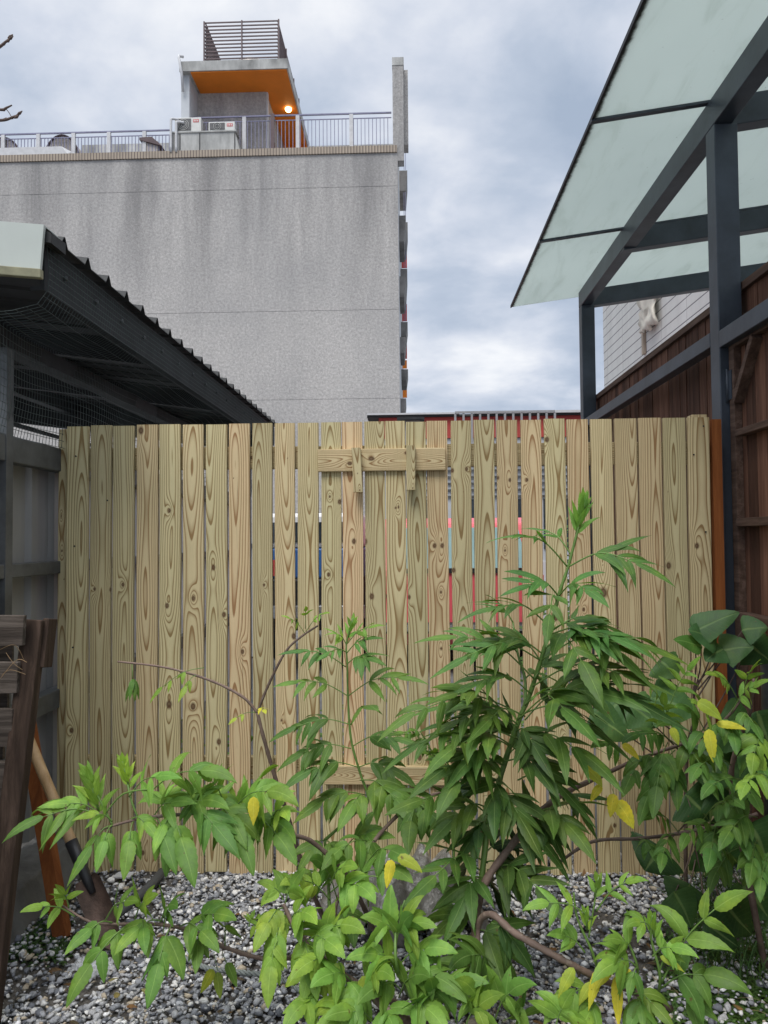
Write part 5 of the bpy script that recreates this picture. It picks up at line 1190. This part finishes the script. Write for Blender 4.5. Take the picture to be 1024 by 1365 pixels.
fresh_tip(fI, 872, 1250, 1.86, 868, 1215, 7, .05, (.2, .38, .05), .3, .28); fresh_tip(fI, 783, 1240, 1.88, 780, 1205, 5, .045, (.2, .38, .05), .3, .28); fresh_tip(fI, 793, 1195, 1.88, 800, 1160, 5, .045, LG, .5, .35)
fI.st.tube(smooth_path([PY(785, 1250, 1.88), PY(790, 1220, 1.88), PY(795, 1190, 1.88)], 4), .002, 6)
for q in [(882,1310,1.86, 985,1190,1.78,2,.10,.36,LG,.55,.0),(795,1215,1.88,855,1167,1.82,2,.06,.3,LG,.5,.0),(790,1225,1.88,700,1205,1.84,2,.07,.36,LG,.5,.1),(780,1270,1.88,735,1240,1.85,2,.055,.42,LG,.5,.1),(878,1300,1.86,905,1250,1.83,1,.06,.4,LG,.6,.0),
 (850,1290,1.85,790,1290,1.78,2,.10,.40,LG,.8,.25),(850,1290,1.85,835,1330,1.78,1,.10,.36,MG,.7,.5),(878,1320,1.88, 995,1300,1.8,2,.11,.42,MG,.7,.2),(900,1330,1.9,960,1355,1.85,1,.08,.42,MG,.5,.4),
 (870,1275,1.86,925,1260,1.8,2,.07,.38,LG,.6,.1),(800,1320,1.88,720,1352,1.8,2,.09,.4,LG,.6,.2),(845,1270,1.85,810,1245,1.82,2,.07,.4,LG,.6,.1),(850,1330,1.86,860,1370,1.78,3,.09,.4,MG,.6,.4),
 (660,1360,1.85,700,1300,1.8,2,.09,.42,LG,.6,.1),(700,1370,1.85,690,1330,1.8,2,.08,.46,MG,.6,.1),(650,1365,1.82,618,1300,1.78,2,.08,.44,LG,.6,.0),
 (620,1370,1.8,660,1320,1.76,2,.085,.44,LG,.6,.1),(740,1375,1.8,760,1320,1.78,2,.085,.44,LG,.6,.1),(800,1340,1.88,770,1375,1.76,2,.09,.42,LG,.6,.3),(845,1325,1.88,900,1365,1.78,2,.09,.42,MG,.6,.3),
 (660,1290,2.0,600,1275,1.88,3,.10,.38,DG,.6,.2),(655,1230,2.0,720,1300,1.95,3,.10,.36,DK,.6,.4),(640,1300,2.05,590,1340,1.9,3,.10,.38,DG,.6,.3),(870,1240,1.86,835,1225,1.83,1,.07,.4,LG,.6,.0)]:
    leaf(fI, *q[:8], W=q[8], col=q[9], droop=q[10], hang=q[11], up=(0, -.75, .75), petr=.0018, shape='lance')
for (x, y, dx, dz, L_, c, w_) in ((800, 1290, -.45, -1, .095, YL, .28), (822, 1300, -.05, -1, .11, YL, .26), (775, 1338, .1, -1, .07, YL, .45), (815, 1292, -.8, -.5, .06, YL, .4), (765, 1290, -.5, -.6, .075, YG, .4), (830, 1290, .6, -.5, .06, YL, .35), (880, 1275, .9, -.3, .06, YG, .3), (790, 1310, -.9, -.8, .06, YG, .4)):
    fI.blade(PY(x, y, 1.84), Vector((dx, -.3, dz)), Vector((-.2, -1, .4)), L_, L_ * w_, fI.jit(c, .05), .25)
fI.build('foliageI', sI)

# ---- G: right shrub with smaller leaves and yellow leaflets
sG = thing('small_leaved_shrub', PZ(985, 1240, 0), 'mid green shrub with small pointed leaves, some yellow, at right', 'shrub')
gp = Vector((PY(1010, 1200, 2.6).x, 2.55, 0))
stem(sG, [gp, (990, 1130, 2.5), (975, 1040, 2.45), (985, 990, 2.4), (1000, 950, 2.35), (1005, 905, 2.3)], .011, .004)
stem(sG, [(836, 1018, 2.5), (870, 1005, 2.45), (915, 990, 2.4), (950, 975, 2.38), (975, 950, 2.36), (990, 930, 2.35)], .006, .004)
stem(sG, [(745, 1150, 2.5), (790, 1122, 2.48), (850, 1118, 2.45), (900, 1112, 2.45), (960, 1100, 2.45), (1010, 1085, 2.45)], .005, .006)
fG = Foliage(91)
M2 = (.10, .215, .042)
for q in [(885,995,2.3, 885,925,2.25,3,.06,.38,LG,.4,-.1),(890,950,2.3,850,905,2.25,2,.055,.34,LG,.4,.0),(890,950,2.3,928,880,2.25,3,.06,.3,(.16,.34,.05),.4,-.1),(925,975,2.35,965,1020,2.15,2,.085,.42,M2,.6,.3),
 (900,985,2.35,960,1065,2.15,3,.085,.42,M2,.5,.4),(890,990,2.35,870,1090,2.15,3,.09,.46,M2,.5,.5),(870,1005,2.4,830,1060,2.2,3,.08,.44,M2,.5,.4),(855,1010,2.4,895,1040,2.2,2,.09,.4,M2,.5,.3),
 (840,1015,2.4,790,990,2.3,2,.065,.42,M2,.5,.3),(940,975,2.35,905,935,2.3,3,.075,.42,M2,.5,.2),(950,970,2.35,925,930,2.25,2,.08,.4,LG,.5,.1),(975,950,2.35,1020,905,2.25,3,.065,.42,LG,.5,.1),
 (985,935,2.35,945,895,2.25,3,.065,.4,LG,.5,.1),(990,925,2.35,1010,880,2.28,2,.055,.4,LG,.4,.0),(985,950,2.35,1020,985,2.2,2,.075,.46,M2,.5,.4),(965,960,2.35,985,1000,2.15,2,.08,.44,M2,.6,.5),
 (900,1112,2.45,880,1160,2.2,3,.07,.42,M2,.5,.4),(960,1100,2.45,945,1160,2.15,3,.085,.46,M2,.5,.5),(970,1098,2.4,1000,1140,2.15,3,.08,.44,M2,.5,.5),(930,1105,2.4,990,1070,2.15,3,.08,.42,M2,.5,.3),
 (905,1110,2.4,860,1090,2.25,3,.06,.42,M2,.5,.2),(975,1040,2.4,1015,1080,2.15,3,.08,.46,M2,.5,.5),(985,1000,2.4,1025,1040,2.15,3,.08,.46,M2,.5,.5),(850,1118,2.45,880,1150,2.3,3,.06,.42,M2,.5,.3),
 (920,990,2.38,880,960,2.25,3,.08,.4,M2,.6,.2),(905,995,2.38,830,985,2.25,4,.075,.38,M2,.5,.2),(895,1000,2.4,905,1080,2.25,3,.085,.44,M2,.5,.5),(935,985,2.35,985,960,2.2,3,.08,.42,M2,.6,.2),(1000,1060,2.4,960,1100,2.3,3,.08,.44,DG,.5,.4),
 (985,1130,2.4,940,1190,2.3,3,.075,.4,DG,.5,.4),(1000,1050,2.3,935,1060,2.1,3,.075,.42,M2,.5,.3),(1010,1090,2.3,960,1130,2.1,3,.08,.44,M2,.5,.4),(1010,1120,2.3,1000,1180,2.1,3,.08,.44,M2,.5,.5),
 (960,1100,2.4,905,1130,2.2,3,.07,.42,M2,.5,.3),(975,1020,2.4,920,1040,2.15,3,.075,.42,M2,.5,.3),(1020,980,2.3,1000,1030,2.1,2,.08,.45,LG,.5,.4),(900,1000,2.35,850,1100,2.2,3,.08,.42,M2,.5,.4),(1030,1040,2.2,985,1060,2.0,3,.07,.42,LG,.5,.3),
 (1030,1130,2.3,1010,1200,2.1,3,.07,.42,M2,.5,.4),(990,1140,2.4,1020,1200,2.3,3,.08,.44,DG,.5,.4)]:
    leaf(fG, *q[:8], W=q[8], col=q[9], droop=q[10], hang=q[11], up=(fG.r.uniform(-.3, .3), -.6, .85), petr=.0014, shape='ovate')
for (x, y, dx, dz, L_, c, w_) in ((802, 1047, -.7, -.6, .055, YL, .45), (818, 1058, -.2, -1, .065, YL, .5), (822, 1068, .75, -.9, .085, YL, .55), (780, 1022, .7, -.5, .07, YG, .5), (830, 992, .8, -.5, .06, YL, .4), (945, 972, .05, -1, .09, YL, .4), (955, 965, 1, .05, .08, YL, .3), (930, 935, .8, -.4, .08, YG, .5), (895, 970, .3, -.6, .05, YG, .5), (1012, 1005, .1, -1, .07, LM, .5)):
    fG.blade(PY(x, y, 2.2), Vector((dx, -.25, dz)), Vector((-.15, -1, .45)), L_, L_ * w_, fG.jit(c, .06), .3, shape='ovate')
fG.st.tube([PY(812, 1040, 2.28), PY(820, 1062, 2.2)], .001, 5); fG.st.tube([PY(930, 975, 2.35), PY(946, 972, 2.2)], .001, 5)
fG.build('foliageG', sG)

# ---- H: broad leaved plant against the right end of the fence
sH = thing('broad_leaved_plant', (PY(910, 1100, 2.95).x, 2.95, 0), 'broad heart leaved dark plant at the right end of the fence', 'plant')
fH = Foliage(101); hb = Vector((PY(912, 1100, 2.95).x, 2.95, 0))
stem(sH, [hb, (915, 1020, 2.95), (925, 960, 2.93), (925, 915, 2.9)], .008, .004, 'twig')
def broad(x0, y0, Y0, x1, y1, Y1, tx, ty, wpx, col, nrm=(0, -.8, .6), root=None):
    a = PY(x1, y1, Y1); b = PY(tx, ty, Y1 - .03); d = b - a; wd = wpx / F * Y1
    fH.blade(a - d * .04, d, nrm, d.length * 1.05, wd, fH.jit(col, .08), .15, fold=.05, curl=.10, shape='broad', serr=.02)
    P = smooth_path([PY(x0, y0, Y0), PY((x0 + x1) / 2 + 3, (y0 + y1) / 2, Y0 - .02), a], 5); hs.tube(P, radii(len(P), .0032, .0018), 6)
hs = MB(); HC = (.062, .145, .045); HD = (.03, .08, .02)
for q in [(925,925,2.9, 955,850,2.85, 920,838,38,HC),(925,925,2.9, 925,842,2.85, 983,812,34,HC),(930,930,2.9, 962,868,2.85, 1002,855,38,HC),(930,920,2.9, 990,840,2.85, 1022,832,34,HC),(925,925,2.9, 935,862,2.84, 900,848,22,G2),
 (925,915,2.9, 965,865,2.85, 938,876,30,HC),(915,960,2.9, 880,880,2.88, 905,902,44,HC),(910,970,2.9, 870,930,2.85, 930,945,60,HC),(905,980,2.9, 840,940,2.85, 880,965,50,HC),(905,1000,2.9,830,930,2.9,800,960,48,HC),
 (905,1030,2.9, 790,950,2.8, 840,985,46,HC),(920,1000,2.9, 1000,860,2.9, 1030,880,50,HD),(930,1040,2.85, 960,1040,2.8, 1000,1080,80,HD),(930,1060,2.85, 990,1000,2.8, 1030,1040,80,HD),(930,1080,2.85, 940,1110,2.8, 985,1150,80,HD),
 (920,1090,2.8, 880,1130,2.7, 860,1160,60,HD),(930,1100,2.8, 1000,1100,2.7, 1030,1150,80,HD),(930,1100,2.8,920,1180,2.6,905,1215,50,HD),(930,1090,2.85,960,960,2.8,1010,985,70,HD),
 (930,1090,2.85,950,985,2.85,970,1030,70,HD),(930,1120,2.7,990,1180,2.6,1030,1220,80,HD),(925,1110,2.8,915,1060,2.8,950,1090,60,HD),(925,1110,2.8,960,1010,2.75,940,1050,60,HD),
 (925,1120,2.75,960,1200,2.5,1005,1245,60,HD),(925,1120,2.75,940,1230,2.45,985,1262,45,HD),(925,1120,2.75,900,1190,2.55,925,1235,44,HC),(930,1100,2.8,1010,950,2.8,1030,1000,70,HD)]:
    broad(*q)
hs.build('leaf_stalks', 'twig', sH); fH.build('foliageH', sH)

# ---- weeds and grass in the two dark corners, green along the lane behind the fence
fW = Foliage(111); r5 = random.Random(7)
def tuft(x, y, n, Ln, col, rad=.03):
    for k in range(n):
        a = r5.uniform(0, 6.28); q = r5.uniform(0, rad); d = Vector((math.cos(a) * .8, math.sin(a) * .8, r5.uniform(.3, 1.2)))
        fW.blade((x + q * math.cos(a), y + q * math.sin(a), .003), d, (0, 0, 1), Ln * r5.uniform(.6, 1.3), Ln * .38, fW.jit(col, .25), .7, nt=6, shape='ovate', serr=.1)
for k in range(760):
    px, py = r5.uniform(880, 1060), r5.uniform(1150, 1380)
    if (px - 860) * .8 + (py - 1150) * .35 < 60: continue
    p = PZ(px, py, 0); tuft(p.x, min(p.y, 3.15), 7, .027, (.065, .135, .03), .03)
for k in range(190):
    p = PZ(r5.uniform(-10, 85), r5.uniform(1165, 1285), 0); tuft(p.x, min(p.y, 3.15), 7, .028, (.045, .10, .028), .03)
ow = bpy.data.objects.new('weeds_root', None)
fW2 = fW
me = None
def build_free(f, name, label):
    me = bpy.data.meshes.new(name); me.from_pydata(f.V, [], f.F); uvl = me.uv_layers.new(name='UVMap'); UV = np.array(f.UV, np.float32); li = np.zeros(len(me.loops), np.int32)
    me.loops.foreach_get('vertex_index', li); uvl.data.foreach_set('uv', UV[li].ravel()); at = me.attributes.new('tint', 'FLOAT_COLOR', 'POINT'); at.data.foreach_set('color', np.array(f.C, np.float32).ravel())
    me.polygons.foreach_set('use_smooth', [True] * len(me.polygons)); me.update(); me.materials.append(MATS['leaf']); o = bpy.data.objects.new(name, me); COL.objects.link(o); o['label'] = label; o['kind'] = 'stuff'; return o
bpy.data.objects.remove(ow)
build_free(fW, 'ground_weeds', 'small low weeds growing in the dark corners of the gravel')
fR = Foliage(121)
for k in range(330):
    px, py = r5.uniform(915, 1060), r5.uniform(1190, 1330); p = PZ(px, py, 0); y = min(p.y, 3.1)
    a = r5.uniform(0, 6.28); fR.blade((p.x, y, 0), Vector((math.cos(a) * .45, math.sin(a) * .45, 1)), Vector((-math.cos(a), -math.sin(a), .3)), r5.uniform(.12, .30), .0045, fR.jit((.07, .15, .04), .25), .8, nt=9, serr=0)
for k in range(16):
    px, py = r5.uniform(900, 1000), r5.uniform(1230, 1350); p = PZ(px, py, 0); a = r5.uniform(0, 6.28)
    fR.blade((p.x, p.y, 0), Vector((math.cos(a) * .9, math.sin(a) * .9, .6)), Vector((0, 0, 1)), r5.uniform(.1, .22), .003, (.25, .2, .12, 1), .9, nt=8, serr=0)
build_free(fR, 'grass', 'thin arching grass blades in the dark right corner')
fL = Foliage(131)
def lump(x, y, w_, h_, n, col, Ln=.09):
    for k in range(n):
        a = r5.uniform(0, 6.28); q = r5.random() ** .5; z = r5.random(); p = Vector((x + math.cos(a) * w_ * q * (1 - z * .5), y + math.sin(a) * .5 * q, .02 + z * h_))
        fL.blade(p, Vector((math.cos(a), math.sin(a) - .4, r5.uniform(-.3, .8))), Vector((0, -.5, 1)), Ln * r5.uniform(.6, 1.3), Ln * .45, fL.jit(col, .3), .5, nt=5, shape='ovate', serr=0)
hd = thing('hedge_plants', (1.6, 7.5, 0), 'green bushes in the lane behind the right half of the fence, seen in slits', 'bush')
lump(1.75, 7.2, .5, 1.6, 900, (.06, .13, .03)); lump(1.2, 6.6, .4, .8, 400, (.07, .16, .03)); 
fL.build('foliageL', hd); MB().tube([(1.75, 7.2, 0), (1.74, 7.2, 1.3)], .03, 8).build('stem', 'twig', hd)
fL = Foliage(132)
for k in range(26): lump(-2.6 + k * .16, r5.uniform(4.2, 5.6), .12, r5.uniform(.1, .4), 22, (.08, .17, .035), .06)
build_free(fL, 'lane_weeds', 'low green weeds along the lane, seen through the foot of the fence gaps')

fD2 = Foliage(141)
for k in range(90):
    p = PZ(r5.uniform(60, 1000), r5.uniform(1172, 1365), .022); a = r5.uniform(0, 6.28)
    if p.y > 3.2: continue
    L_ = r5.uniform(.015, .05); fD2.blade((p.x, p.y, r5.uniform(.022, .032)), (math.cos(a), math.sin(a), r5.uniform(-.05, .25)), (r5.uniform(-.3, .3), -.2, 1), L_, L_ * r5.uniform(.25, .5), fD2.jit(r5.choice([(.16, .09, .04), (.22, .15, .07), (.09, .06, .035), (.3, .26, .1)]), .3), .3, nt=6, shape='ovate')
build_free(fD2, 'leaf_litter', 'small dry brown leaves scattered on the gravel')
